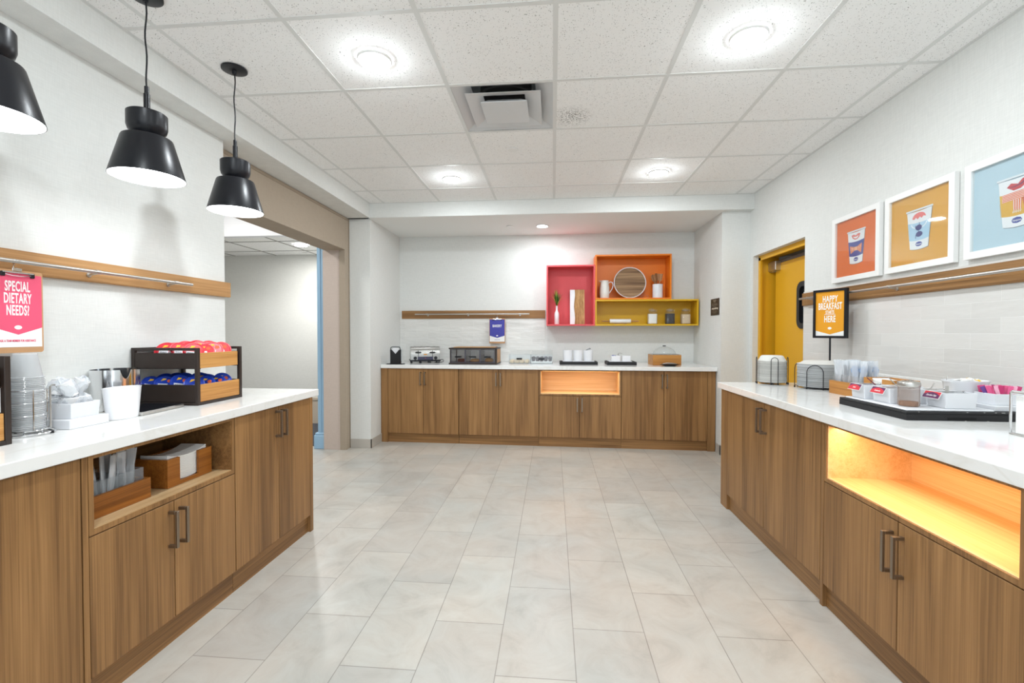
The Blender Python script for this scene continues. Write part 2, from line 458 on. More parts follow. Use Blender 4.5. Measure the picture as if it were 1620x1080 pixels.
def acoustic():
    m, nt, b = new_mat('fissured_ceiling_tile'); N, L = nt.nodes, nt.links
    tc = N.new('ShaderNodeTexCoord')
    nd = N.new('ShaderNodeTexNoise'); nd.inputs['Scale'].default_value = 45; nd.inputs['Detail'].default_value = 1
    L.new(tc.outputs['Object'], nd.inputs['Vector'])
    sc = N.new('ShaderNodeVectorMath'); sc.operation = 'SCALE'; sc.inputs['Scale'].default_value = 0.030
    L.new(nd.outputs['Color'], sc.inputs[0])
    ad = N.new('ShaderNodeVectorMath'); ad.operation = 'ADD'; L.new(tc.outputs['Object'], ad.inputs[0]); L.new(sc.outputs[0], ad.inputs[1])
    vo = N.new('ShaderNodeTexVoronoi'); vo.inputs['Scale'].default_value = 135; vo.inputs['Randomness'].default_value = 1
    L.new(ad.outputs[0], vo.inputs['Vector'])
    gt = N.new('ShaderNodeMapRange'); gt.inputs[1].default_value = 0.16; gt.inputs[2].default_value = 0.30; gt.inputs[3].default_value = 0; gt.inputs[4].default_value = 1
    L.new(vo.outputs['Distance'], gt.inputs[0])
    # keep only part of the cells
    sx = N.new('ShaderNodeSeparateColor'); L.new(vo.outputs['Color'], sx.inputs[0])
    kp = N.new('ShaderNodeMath'); kp.operation = 'GREATER_THAN'; kp.inputs[1].default_value = 0.52; L.new(sx.outputs[0], kp.inputs[0])
    iv = N.new('ShaderNodeMath'); iv.operation = 'SUBTRACT'; iv.inputs[0].default_value = 1; L.new(gt.outputs[0], iv.inputs[1])
    pit = N.new('ShaderNodeMath'); pit.operation = 'MULTIPLY'; L.new(iv.outputs[0], pit.inputs[0]); L.new(kp.outputs[0], pit.inputs[1])
    r = ramp(nt, pit.outputs[0], [(0.0, (247, 247, 246)), (1.0, (146, 145, 141))])
    # sooty patch left by the air from the diffuser
    ds = N.new('ShaderNodeVectorMath'); ds.operation = 'DISTANCE'; ds.inputs[1].default_value = (0.115, 3.03, ZC)
    L.new(tc.outputs['Object'], ds.inputs[0])
    dm = N.new('ShaderNodeMapRange'); dm.inputs[1].default_value = 0.02; dm.inputs[2].default_value = 0.16; dm.inputs[3].default_value = 1; dm.inputs[4].default_value = 0
    L.new(ds.outputs['Value'], dm.inputs[0])
    nn = N.new('ShaderNodeTexNoise'); nn.inputs['Scale'].default_value = 110; nn.inputs['Detail'].default_value = 2; L.new(tc.outputs['Object'], nn.inputs['Vector'])
    nm = N.new('ShaderNodeMapRange'); nm.inputs[1].default_value = 0.5; nm.inputs[2].default_value = 0.62; L.new(nn.outputs['Fac'], nm.inputs[0])
    sm = N.new('ShaderNodeMath'); sm.operation = 'MULTIPLY'; L.new(dm.outputs[0], sm.inputs[0]); L.new(nm.outputs[0], sm.inputs[1])
    mx = N.new('ShaderNodeMix'); mx.data_type = 'RGBA'; L.new(sm.outputs[0], mx.inputs[0]); L.new(r.outputs[0], mx.inputs[6]); mx.inputs[7].default_value = lin((110, 108, 104))
    L.new(mx.outputs[2], b.inputs['Base Color']); b.inputs['Roughness'].default_value = 0.9
    bp = N.new('ShaderNodeBump'); bp.invert = True; bp.inputs['Strength'].default_value = 0.5; bp.inputs['Distance'].default_value = 0.002
    L.new(pit.outputs[0], bp.inputs['Height']); L.new(bp.outputs[0], b.inputs['Normal'])
    return m

def quartz():
    m, nt, b = new_mat('white_quartz'); N, L = nt.nodes, nt.links
    tc = N.new('ShaderNodeTexCoord')
    n = N.new('ShaderNodeTexNoise'); n.inputs['Scale'].default_value = 2.2; n.inputs['Detail'].default_value = 6; n.inputs['Distortion'].default_value = 1.4
    L.new(tc.outputs['Object'], n.inputs['Vector'])
    r = ramp(nt, n.outputs['Fac'], [(0.0, (236, 236, 233)), (0.47, (238, 238, 236)), (0.5, (232, 231, 227)), (0.53, (238, 238, 236)), (1.0, (240, 240, 238))])
    L.new(r.outputs[0], b.inputs['Base Color']); b.inputs['Roughness'].default_value = 0.08
    return m
M['floor'] = floor_material(); M['acoustic'] = acoustic(); M['quartz'] = quartz()
M['tile_r'] = subway('pale_wall_tile', 'Y', -2.713 + 0.151 + 6.04, -1.045 + 1.4840, 0.302, 0.0742, (222, 220, 216), (214, 212, 208), (236, 235, 232), 0.35)
M['tile_b'] = subway('pale_alcove_tile', 'X', 6.0, -0.905 + 1.484, 0.302, 0.0742, (228, 227, 223), (222, 221, 217), (240, 239, 236), 1.0)
M['carpet'] = mat('dark_carpet', (74, 76, 82), 0.95, bump=0.5, bscale=300, noise=0.15, nscale=8)
M['blue'] = mat('pale_blue_paint', (160, 196, 224), 0.4)
M['cork'] = mat('beige_wainscot', (206, 194, 178), 0.6)

g = G(); g.box(-5.6, 2.9, YF, 7.4, -0.12, 0)
struct(g.build('floor', M['floor'], smooth=0))
g = G(); g.box(-5.4, -2.50, 4.92, 6.15, 0.0, 0.006)
struct(g.build('floor', M['carpet'], smooth=0))

# suspended ceiling: 2 ft tiles in a tee grid; the cell over the diffuser stays open
g = G(); tg = G()
xs = [-1.989] + [0.010 + 0.6096 * k for k in range(-3, 4)] + [XR]
ys = [YF] + [2.590 + 0.6096 * j for j in range(-8, 4)] + [4.85]
rnd = random.Random(4)
for i in range(len(xs) - 1):
    for j in range(len(ys) - 1):
        if abs(xs[i + 1] - 0.010) < .01 and abs(ys[j] - 2.590) < .01: continue
        dz = rnd.uniform(-.0018, -0.0008)
        g.box(xs[i] + .002, xs[i + 1] - .002, ys[j] + .002, ys[j + 1] - .002, ZC + 0.003 + dz, ZC + 0.018 + dz)
for x in xs[1:-1]: tg.box(x - .012, x + .012, YF, 4.85, ZC, ZC + .003)
for x0, x1 in ((xs[0], xs[0] + .02), (xs[-1] - .02, xs[-1])): tg.box(x0, x1, YF, 4.85, ZC, ZC + .003)
for y in ys[1:-1]:
    tg.box(xs[0], xs[-1], y - .0115, y + .0115, ZC - .0002, ZC + .0028)
tg.box(xs[0], xs[-1], 4.832, 4.85, ZC - .0002, ZC + .0028)
ceil = struct(g.build('ceiling', M['acoustic'], smooth=0))
tg.build('ceiling_grid', M['grid'], ceil, smooth=0)
g = G(); g.box(-5.6, 2.9, YF, 7.4, 3.05, 3.15)
struct(g.build('ceiling', M['smooth'], smooth=0))

# left wall, its soffit, and the taupe portal to the corridor
g = G(); g.box(-2.46, XL, YF, 2.83, 0, ZS); struct(g.build('wall_left', M['wall'], smooth=0))
g = G(); g.box(-2.46, -1.989, YF, 4.89, ZS, 3.05); struct(g.build('trim_1', M['wall'], smooth=0))
g = G(); g.prism([(-2.235, 2.17), (-2.235, ZS), (-2.46, ZS), (-2.46, 2.165)], 2.83, 4.88)
g.box(-2.235, -2.30, 4.78, 4.88, 0, 2.17)
g.box(-2.229, -2.237, 2.83, 4.88, ZS - .028, ZS - .004)
struct(g.build('trim_2', M['taupe'], smooth=0))
g = G(); g.box(-2.2355, -2.49, 4.79, 4.885, 0, 2.168); struct(g.build('trim_3', M['pink_beige'], smooth=0))
g = G(); g.box(-2.262, -2.232, 4.872, 4.889, 0, ZS); struct(g.build('trim_4', mat('taupe_edge', (140, 126, 108), 0.5), smooth=0))
# column between the portal and the alcove, alcove side walls, back wall
g = G(); g.box(-2.49, -2.0, 4.89, YB, 0, ZS); struct(g.build('wall_left_column', M['wall'], smooth=0))
g = G(); g.box(-2.6, 2.3, YB, YB + .15, 0, 3.05); struct(g.build('wall_back', M['wall'], smooth=0))
g = G(); g.box(1.742, XR + .001, 4.94, YB, 0, ZS); struct(g.build('wall_right_column', M['wall'], smooth=0))
g = G(); g.box(-2.49, XR, 4.85, YB, ZS, 3.05); struct(g.build('ceiling', M['wall'], smooth=0))
g = G(); g.box(-1.999, 1.741, 4.86, YB, ZS - .002, ZS + .002); struct(g.build('ceiling', M['smooth'], smooth=0))
# right wall with the door opening
DY0, DY1, DZ = 3.908, 4.868, 2.047
g = G()
g.box(XR, XR + .55, YF, DY0, 0, 3.05); g.box(XR, XR + .55, DY1, YB, 0, 3.05); g.box(XR, XR + .55, DY0, DY1, DZ, 3.05)
struct(g.build('wall_right', M['wall'], smooth=0))
# baseboards
g = G(); g.box(-2.23, -1.990, 4.880, 4.89, 0, .1, .001); g.box(-2.0, -1.990, 4.880, 5.2, 0, .1, .001)
struct(g.build('baseboard_left', M['base_tile']))
g = G(); g.box(1.732, 1.742, 4.93, 5.04, 0, .1, .001); g.box(1.732, XR, 4.93, 4.94, 0, .1, .001); g.box(XR - .01, XR, 4.868, 4.93, 0, .1, .001)
struct(g.build('baseboard_right', M['base_tile']))
# tile splashbacks
g = G(); g.box(XR - .010, XR, YF, 3.90, 1.02, 1.60); struct(g.build('wall_right_tiles', M['tile_r'], smooth=0))
g = G(); g.box(-1.998, -0.10, YB - .012, YB, .905, 1.50)
struct(g.build('wall_back_tiles', M['tile_b'], smooth=0))

# corridor beyond the portal
g = G(); g.box(-5.5, -2.49, 6.15, 6.3, 0, 3.05); g.box(-5.6, -5.45, YF, 6.3, 0, 3.05); g.box(-5.5, -2.46, .9, 1.0, 0, 3.05)
struct(g.build('wall_corridor', M['wall'], smooth=0))
g = G(); g.box(-5.45, -2.49, 4.90, 4.98, 2.362, 3.05); struct(g.build('trim_5', mat('white_bulkhead', (236, 238, 242), 0.6), smooth=0))
g = G(); g.box(-5.45, -2.40, 6.135, 6.15, 0, .36, .003); g.box(-5.45, -2.49, 6.125, 6.15, .33, .37, .004)
struct(g.build('baseboard_corridor', M['cork']))
g = G(); tg = G(); x = -5.45; cx = [-5.45, -5.1, -4.49, -3.88, -3.27, -2.66, -2.49]; cy = [4.98, 5.22, 5.83, 6.15]
for i in range(6):
    for j in range(3): g.box(cx[i] + .002, cx[i + 1] - .002, cy[j] + .002, cy[j + 1] - .002, 2.364, 2.38)
for x in cx[1:-1]: tg.box(x - .012, x + .012, 4.98, 6.15, 2.361, 2.364)
for y in cy[1:-1]: tg.box(-5.45, -2.49, y - .012, y + .012, 2.361, 2.364)
cc = struct(g.build('ceiling', M['acoustic'], smooth=0)); tg.build('ceiling_grid', mat('corridor_tee', (150, 148, 144), 0.6), cc, smooth=0)
# pale blue casing at the corridor end of the portal
g = G()
g.box(-2.575, -2.49, 4.82, 4.90, .006, 2.9, .006); g.box(-2.545, -2.53, 4.812, 4.83, .14, 2.9, .003)
g.box(-2.61, -2.49, 4.80, 4.91, 0, .15, .004); g.box(-2.60, -2.49, 4.806, 4.905, .15, .175, .006)
struct(g.build('trim_6', M['blue']))

# door_1: yellow service door in the deep opening
d = struct(thing('door_1', 'yellow service door with black gasketed window', 'door'))
del d['category']
g = G()
for y0, y1 in ((DY1 - .018, DY1), (DY0, DY0 + .018)): g.box(XR + .052, XR + .24, y0, y1, 0, DZ - .018)
g.box(XR + .052, XR + .24, DY0, DY1, DZ - .018, DZ)
g.box(XR + .052, XR + .070, DY1 - .045, DY1 - .018, 0, DZ - .018); g.box(XR + .052, XR + .070, DY0 + .018, DY0 + .045, 0, DZ - .018)
g.box(XR + .052, XR + .070, DY0, DY1, DZ - .048, DZ - .018)
g.build('door_frame', M['yellow'], d, smooth=0)
LX = XR + .185
T = Matrix(((0, 1, 0, LX), (-1, 0, 0, 0), (0, 0, 1, 0), (0, 0, 0, 1)))   # local x -> -Y, local y -> +X
g = G()
wy0, wy1, wz0, wz1 = 3.98, 4.34, 1.34, 1.70
xa, xb = -(DY1 - .075), -(DY0 + .02)
wx0, wx1 = -wy1, -wy0
def doorbox(a, b, z0, z1): g.box(a, b, 0, .045, z0, z1, T=T)
doorbox(xa, wx0, .01, 1.955); doorbox(wx1, xb, .01, 1.955); doorbox(wx0, wx1, .01, wz0); doorbox(wx0, wx1, wz1, 1.955)
leaf = g.build('door_leaf', M['yellow'], d, smooth=0)
def tr(poly_g):
    poly_g.v = [tuple(T @ Vector(v)) for v in poly_g.v]; return poly_g
g = G(); ring(g, rrect(wx0 - .03, wx1 + .03, wz0 - .03, wz1 + .03, .075), rrect(wx0 + .015, wx1 - .015, wz0 + .015, wz1 - .015, .045), -.014, .05)
tr(g).build('window_gasket', M['black'], leaf)
g = G(); g.prism(rrect(wx0 + .01, wx1 - .01, wz0 + .01, wz1 - .01, .04), .018, .026); tr(g).build('window_pane', M['glass'], leaf)
g = G(); g.box(xa - .02, xb, .0, .05, 1.958, 1.985, T=T); g.build('top_seal', mat('grey_seal', (104, 98, 96), 0.5), d)
g = G(); g.box(xa - .055, xa + .10, -.05, .02, 1.885, 1.975, .004, T=T); g.box(xa - .062, xa + .01, -.03, .02, 1.875, 1.985, .002, T=T)
g.build('door_closer', M['steel'], d)
# plain wall far behind the door window
g = G(); g.box(2.60, 2.9, 3.4, 5.4, 0, 3.05); struct(g.build('wall_behind_door', M['smooth'], smooth=0))
# ---------------------------------------------------------------- cabinets (local x along the front, y into the unit, z up)
def pull(g, x, z0, z1):
    g.box(x - .006, x + .006, -.040, -.030, z0, z1, .001)
    for z in (z0, z1 - .012): g.box(x - .006, x + .006, -.030, 0, z, z + .012, .0005)

def cabinet(label, loc, rz, w, split=None, niche=None, hz=(.675, .825), left_panel=0.0, right_panel=0.0, depth=.56, lining='maple', floor_mat=None, group=None, light=None, hdx=.026, pd=None):
    t = thing('base_cabinet', label, 'cabinet', loc, rz, group)
    top = .858; dt = niche[0] - .0225 if niche else top
    x0, x1 = left_panel, w - right_panel
    g = G(); y0 = .021; th = .018
    g.box(x0, x0 + th, y0, depth, .105, .862); g.box(x1 - th, x1, y0, depth, .105, .862)
    g.box(x0 + th, x1 - th, y0, depth, .105, .123)
    if not niche: g.box(x0 + th, x1 - th, y0, depth, .844, .862)
    g.box(x0 + th, x1 - th, depth - .012, depth, .105, .862)
    if niche:
        g.box(x0 + th, x1 - th, y0, depth - .012, niche[0] - .018, niche[0])
        # front edging of the open bay, flush with the doors
        g.box(x0 + .0022, x0 + .018, 0, y0, niche[0] - .018, .860); g.box(x1 - .018, x1 - .0022, 0, y0, niche[0] - .018, .860)
        g.box(x0 + .018, x1 - .018, 0, y0, niche[0] - .018, niche[0]); g.box(x0 + .018, x1 - .018, 0, y0, niche[1], .860)
    g.build('cabinet_box', M['walnut'], t, smooth=0)
    if niche:
        g = G(); a, b = x0 + .0185, x1 - .0185; i = .004
        g.box(a, a + i, .004, depth - .012, niche[0] + .004, niche[1] + .01); g.box(b - i, b, .004, depth - .012, niche[0] + .004, niche[1] + .01)
        g.box(a + i, b - i, depth - .2, depth - .19, niche[0] + .004, niche[1] + .01)
        g.box(a, b, .03, depth - .012, niche[1] + .006, niche[1] + .01)
        g.build('bay_lining', M[lining], t, smooth=0)
        g = G(); g.box(a, b, .004, depth - .012, niche[0] - .0, niche[0] + .004)
        g.build('bay_floor', M[floor_mat or lining], t, smooth=0)
        if light:
            g = G(); g.box(a + .02, b - .02, .03, .042, niche[1] - .004, niche[1] + .006, .002)
            g.build('light_strip', M['warm_strip'], t)
    sp = split if split is not None else (x0 + x1) / 2
    for (a, b, hx) in ((x0 + .0022, sp - .002, sp - hdx), (sp + .002, x1 - .0022, sp + hdx)):
        g = G(); g.box(a, b, 0, .0185, .108, dt, .0008)
        dd = g.build('door', M['walnut'], t, smooth=0)
        g = G(); pull(g, hx, *hz); g.build('handle', M['pull'], dd, smooth=0)
    g = G(); g.box(x0, x1, .018, .034, 0, .104); g.build('toe_kick', M['walnut_h'], t, smooth=0)
    g = G()
    if left_panel: g.box(0, left_panel - .001, 0, depth, 0, .862)
    if right_panel: g.box(x1 + .001, w, 0, pd or depth, 0, .862)
    if left_panel or right_panel: g.build('end_panel', M['walnut'], t, smooth=0)
    return t
M['warm_strip'] = mat('warm_led', (255, 214, 150), 0.5, emit=(255, 190, 110), estr=3)

# left run faces +X, its local x is world +Y
LXF = -1.540
L = lambda y: (LXF, y, 0)
cabinet('walnut cabinet at the near end of the left counter, two plain doors', L(.60), pi / 2, .764, split=.05)
M['walnut_in'] = M['walnut_h']
cabinet('walnut cabinet on the left with an open bay holding napkins and cutlery', L(1.366), pi / 2, .726, split=.366, left_panel=.020, niche=(.608, .848), hz=(.405, .553), lining='walnut_in', floor_mat='shelf')
cabinet('walnut cabinet at the far end of the left counter, with end panel', L(2.094), pi / 2, .724, split=.358, right_panel=.036, hz=(.690, .838))
# right run faces -X, its local x is world -Y
RXF = 1.251
R = lambda y: (RXF, y, 0)
cabinet('walnut cabinet at the far end of the right counter, beside the yellow door', R(3.53), -pi / 2, 1.274, split=.696, left_panel=.12, hz=(.675, .823))
cabinet('walnut cabinet on the right with an empty lit bay over two doors', R(2.254), -pi / 2, .934, split=.482, left_panel=.024, niche=(.605, .848), hz=(.388, .541), light=True)
cabinet('walnut cabinet at the near end of the right counter, partly out of frame', R(1.318), -pi / 2, .90, hz=(.675, .823))
# alcove run, turned a touch against the back wall
BA = -0.0314
def B(x): return (x, 5.186 - .0314 * (x + 1.994), 0)
cabinet('walnut cabinet at the left end of the alcove, below the toaster', B(-2.0+.004), BA, .922, split=.506, left_panel=.085, hz=(.673, .823), depth=.5)
cabinet('walnut cabinet in the alcove below the bakery case, two tall doors', B(-1.070), BA, .914, split=.460, hz=(.673, .823), depth=.52)
cabinet('walnut cabinet in the alcove with a lit open bay over short doors', B(-.155), BA, .905, split=.452, niche=(.592, .846), hz=(.400, .554), depth=.54, light=True)
cabinet('walnut cabinet at the right end of the alcove, below the domed box', B(.751), BA, .984, split=.452, right_panel=.080, hz=(.673, .823), depth=.56, pd=.12)
for p, rz, sx, sy, pw in (((1.31, 1.79, .840), 0, .05, .82, 1.5),):
    area_light('bay_lamp_right', p, pw * 1.9, sx, (1.0, .58, .25), 'RECTANGLE', sy)
area_light('bay_lamp_alcove', (.30, 5.155, .838), 1.6, .8, (1.0, .68, .40), 'RECTANGLE', .04)

# worktops
def top(label, poly, loc=(0, 0, 0), ups=None):
    t = thing('countertop', label, 'countertop')
    g = G(); g.hprism(poly, .8625, .905)
    o = g.build('slab', M['quartz'], t, smooth=0)
    bv = o.modifiers.new('bevel', 'BEVEL'); bv.width = .003; bv.segments = 2; bv.limit_method = 'ANGLE'
    if ups:
        g = G(); g.box(*ups, .0015); g.build('upstand', M['quartz'], t)
    return t
top('white quartz worktop along the left wall under the pendants', [(XL + .001, -.2), (-1.524, -.2), (-1.524, 2.868), (XL - .0, 2.868)][:4])
top('white quartz worktop along the right tiled wall, with upstand', [(XR - .001, -.2), (1.226, -.2), (1.226, 3.546), (XR - .001, 3.546)], ups=(XR - .016, XR - .0005, -.2, 3.546, .905, 1.02))
top('white quartz worktop across the back alcove', [(-1.998, 5.172), (1.740, 5.028), (1.740, YB - .013), (-1.998, YB - .013)])
# ---------------------------------------------------------------- things on walls and ceiling
def TY(loc, rz): return loc, rz
# pendants
def pendant(label, x, y):
    t = thing('pendant_lamp', label, 'pendant lamp', (x, y, ZC), 0, 'black pendants over the left counter')
    g = G(); g.lathe([(.0, -.012), (.052, -.012), (.062, -.008), (.062, -.0005), (0, -.0005)], 40); g.lathe([(.010, -.03), (.012, -.012)], 16); g.build('canopy', M['black'], t)
    g = G(); pts = [(.003 * sin(k * .9), .002 * sin(k * .7), -.02 - k * (.36 / 14)) for k in range(15)]; g.tube(pts, .0032, 8); g.build('cord', M['black'], t)
    g = G(); g.lathe([(.0, -.375), (.0085, -.377), (.0085, -.405), (.0115, -.408), (.0115, -.492), (0, -.494)], 20); g.build('stem', M['black'], t)
    g = G(); g.lathe([(.0, -.488), (.066, -.488), (.071, -.492), (.071, -.545), (.066, -.562), (.052, -.580), (.046, -.588)], 48, cap1=False); g.build('cap', M['black'], t)
    g = G(); g.lathe([(.046, -.580), (.087, -.592), (.090, -.597), (.1325, -.754), (.1325, -.756), (.1310, -.756), (.086, -.601), (.046, -.590)], 64, cap0=False, cap1=False)
    sh = g.build('lamp_shade', M['black'], t)
    g = G(); g.lathe([(.085, -.602), (.1305, -.7555)], 64, cap0=True, cap1=False); g.build('shade_lining', M['lining'], sh)
    g = G(); g.lathe([(.0, -.750), (.1275, -.750), (.1275, -.747), (0, -.746)], 48); g.build('diffuser', M['lampface'], t)
M['lining'] = mat('glowing_white_enamel', (250, 250, 250), 0.5, emit=(255, 252, 246), estr=1.0)  # lamplight on the inside of the shade is put in as emission
M['lampface'] = mat('pendant_diffuser', (255, 255, 255), 0.5, emit=(250, 252, 255), estr=8)
for (x, y), lb in zip(PENDANTS, ('black pendant lamp furthest from the camera, nearest the corridor opening', 'middle one of the three black pendant lamps', 'black pendant lamp cut off by the left edge of the photo')):
    pendant(lb, x, y)
# downlights
def downlight(x, y, z, label, r=.088, group='round downlights in the tiled ceiling'):
    t = thing('ceiling_downlight', label, 'ceiling light', (x, y, z), 0, group)
    g = G(); g.lathe([(r, -.001), (r, -.008), (r - .006, -.014), (r - .012, -.013), (r - .012, -.004)], 48, cap0=False, cap1=False); g.build('trim_ring', M['white'], t)
    g = G(); g.lathe([(0, -.0125), (r - .011, -.0125), (r - .011, -.004), (0, -.004)], 48); g.build('lens', M['glow'], t)
lbs = ['large glowing downlight in the near ceiling row, left of the vent', 'large glowing downlight in the near ceiling row, right of the vent', 'small glowing downlight in the far ceiling row, left of the vent', 'small glowing downlight in the far ceiling row, right of the vent']
for i, p in enumerate(DOWNLIGHTS[:4]): downlight(*p, lbs[i])
downlight(-.124, 5.37, ZS, 'single downlight in the plain alcove ceiling over the back counter', .075, None)
downlight(-3.10, 5.43, 2.361, 'downlight seen in the corridor ceiling through the opening', .088, None)
# sprinkler covers
for x, y, z, lb in ((-.308, 3.518, ZC + .003, 'round white sprinkler cover beside the ceiling vent'), (-.499, 5.354, ZS, 'small round sprinkler cover in the alcove ceiling'), (-3.35, 5.98, 2.364, 'small round sprinkler cover in the corridor ceiling')):
    g = G(); g.lathe([(0, -.010), (.040, -.010), (.042, -.008), (.042, -.006), (.034, -.0055), (.034, -.0005), (0, -.0005)], 40)
    tag(g.build('sprinkler_cover', M['white'], loc=(x, y, z)), lb, 'sprinkler')
# air diffuser filling one cell of the ceiling
t = thing('ceiling_vent', 'square white air vent with two stepped louvre plates', 'air vent', (-.295, 2.895, ZC))
def cone(g, r0, z0, r1, z1, th=.0015):
    q = [(-1, -1), (1, -1), (1, 1), (-1, 1)]
    vs = [(a * r0, b * r0, z0) for a, b in q] + [(a * r1, b * r1, z1) for a, b in q] + [(a * (r0), b * (r0), z0 + th) for a, b in q] + [(a * r1, b * r1, z1 + th) for a, b in q]
    fs = []
    for i in range(4):
        j = (i + 1) % 4
        fs += [(i, j, 4 + j, 4 + i), (8 + i, 8 + j, 12 + j, 12 + i), (i, j, 8 + j, 8 + i), (4 + i, 4 + j, 12 + j, 12 + i)]
    g.add(vs, fs)
M['vent'] = mat('vent_enamel', (208, 209, 210), 0.35)
g = G(); 
for a, b, c_, d_ in ((-.293, -.291, -.293, .293), (.291, .293, -.293, .293), (-.293, .293, -.293, -.291), (-.293, .293, .291, .293)): g.box(a, b, c_, d_, .004, .10)
cone(g, .291, .004, .19, .050); 
g.build('backpan', M['vent'], t, smooth=0)
g = G(); g.lathe([(.2, .046), (.16, .060), (.16, .16)], 40, cap0=False, cap1=True); g.build('neck', mat('duct_dark', (70, 70, 70), 0.6), t)
g = G(); cone(g, .222, -.006, .125, .026); g.build('outer_louvre', M['vent'], t, smooth=0)
g = G(); g.box(-.140, .140, -.140, .140, -.020, -.017, .001); cone(g, .140, -.018, .10, .012); g.lathe([(0, -.021), (.016, -.021), (.016, -.020)], 24)
g.build('centre_plate', M['vent'], t, smooth=0)

# wall rails: board, rod, brackets  (local x along, y into wall, z up)
def rail(label, loc, rz, w, z0, z1, rz0, bx0, bx1, brs, wood_m):
    t = thing('hanging_rail', label, 'wall rail', loc, rz)
    g = G(); g.box(0, w, -.022, 0, z0, z1, .001); g.build('board', wood_m, t, smooth=0)
    g = G(); g.cyl((bx0, -.07, rz0), (bx1, -.07, rz0), .0078, 16); g.build('rod', M['steel'], t)
    for b in brs:
        g = G(); g.cyl((b, -.0225, rz0 - .012), (b, -.066, rz0 - .005), .005, 12); g.cyl((b - .012, -.07, rz0), (b + .012, -.07, rz0), .0100, 16); g.cyl((b, -.022, rz0 - .012), (b, -.026, rz0 - .012), .011, 16)
        g.build('bracket', M['steel'], t)
    return t
rail('pale oak rail with a steel rod on the left wall', (XL, 0, 0), pi / 2, 2.856, 1.505, 1.600, 1.548, .35, 2.474, (.75, 1.27, 2.065 - .14, 2.36), M['oak'])
rail('walnut rail with a steel rod on the right wall under the pictures', (XR, 3.900, 0), -pi / 2, 4.0, 1.489, 1.588, 1.540, .058, 3.7, (.17, 1.03, 1.9, 2.8), M['walnut_h'])
rail('walnut rail with a steel rod on the alcove back wall', (-1.966, YB, 0), 0, 1.870, 1.456, 1.560, 1.512, .19, 1.67, (.35, .88, 1.55), M['walnut_h'])

# clipboards hanging from the rods
def clipboard(label, loc, rz, w, h, top_rgb, lines, foot, ts, swap_sx):
    t = thing('clipboard_sign', label, 'sign', loc, rz)
    g = G(); g.prism(rrect(-w / 2, w / 2, -h, 0, .010), -.0015, .0015); g.build('board', M['kraft'], t, smooth=0)
    pw = w / 2 - .006; pt = -.014; pb = -h + .022
    g = G(); g.prism([(-pw, pb), (pw, pb), (pw, pt), (-pw, pt)], -.0024, -.0017)
    sh = g.build('paper_sheet', M['paper'], t, smooth=0)
    hm = pb + (pt - pb) * .27; lo = pb + (pt - pb) * .17
    g = G(); g.prism([(-pw, pt), (-pw, hm), (0, lo), (pw, hm), (pw, pt)], -.0029, -.0025)
    pr = g.build('coloured_panel', mat('print', top_rgb, 0.6), sh, smooth=0)
    for (s, size, z) in lines: text('lettering', s, size, 0, z, -.0031, M['paper'], sh, sx=swap_sx, bold=size * .024, spacing=1.10)
    if foot: text('small_print', foot, ts, 0, pb + (pt - pb) * .085, -.0026, mat('print_small', top_rgb, 0.6), sh, sx=.55, bold=ts * .02)
    g = G(); g.prism([(.013 * cos(a * pi / 6) * 1.0, lo + .028 + .008 * sin(a * pi / 6)) for a in range(12)], -.0033, -.0030); g.build('badge', M['paper'], sh, smooth=0)
    g = G(); g.cyl((-.052, -.006, -.010), (.052, -.006, -.010), .0035, 10); g.box(-.016, .016, -.004, -.002, -.004, .008, .001); g.tube([(-.05, -.006, -.016), (-.02, -.009, -.022), (.02, -.009, -.022), (.05, -.006, -.016)], .0015, 6)
    cl = g.build('clip', M['chrome'], t)
    for s in (-1, 1):
        g = G(); g.box(s * .0495 - .0075, s * .0495 + .0075, -.009, -.002, -.026, -.008, .002); g.build('clip_foot', M['black'], cl)
    return t
def hook(label, loc, rz, drop):
    g = G(); pts = []
    for k in range(13):
        a = radians(-60 + 240 * k / 12); pts.append((.0, .0095 * cos(a), .0095 * sin(a)))
    pts = pts[::-1][:]
    for k in range(13):
        a = radians(90 - 240 * k / 12); pts.append((.0, -.002 + .008 * cos(a), -drop + .012 + .008 * sin(a)))
    g.tube(pts, .0016, 6)
    o = tag(g.build('s_hook', M['chrome'], loc=loc), label, 'hook'); o.rotation_euler = (0, 0, rz); return o
clipboard('pink special dietary needs clipboard hanging from the left rail', (-2.062, 1.598, 1.512), pi / 2, .178, .318, (226, 84, 116), [('SPECIAL', .054, -.064), ('DIETARY', .054, -.110), ('NEEDS?', .054, -.156)], 'ASK A TEAM MEMBER FOR ASSISTANCE', .0125, .40)
hook('small steel hook holding the pink clipboard', (-2.070, 1.598, 1.545), pi / 2, .030)
clipboard('blue bakery clipboard hanging from the alcove rail', (-.705, 5.792, 1.457), 0, .202, .318, (66, 68, 160), [('BAKERY', .046, -.098)], 'INGREDIENT LIST INSIDE', .0115, .66)
hook('small steel hook holding the blue clipboard', (-.705, 5.800, 1.509), 0, .045)

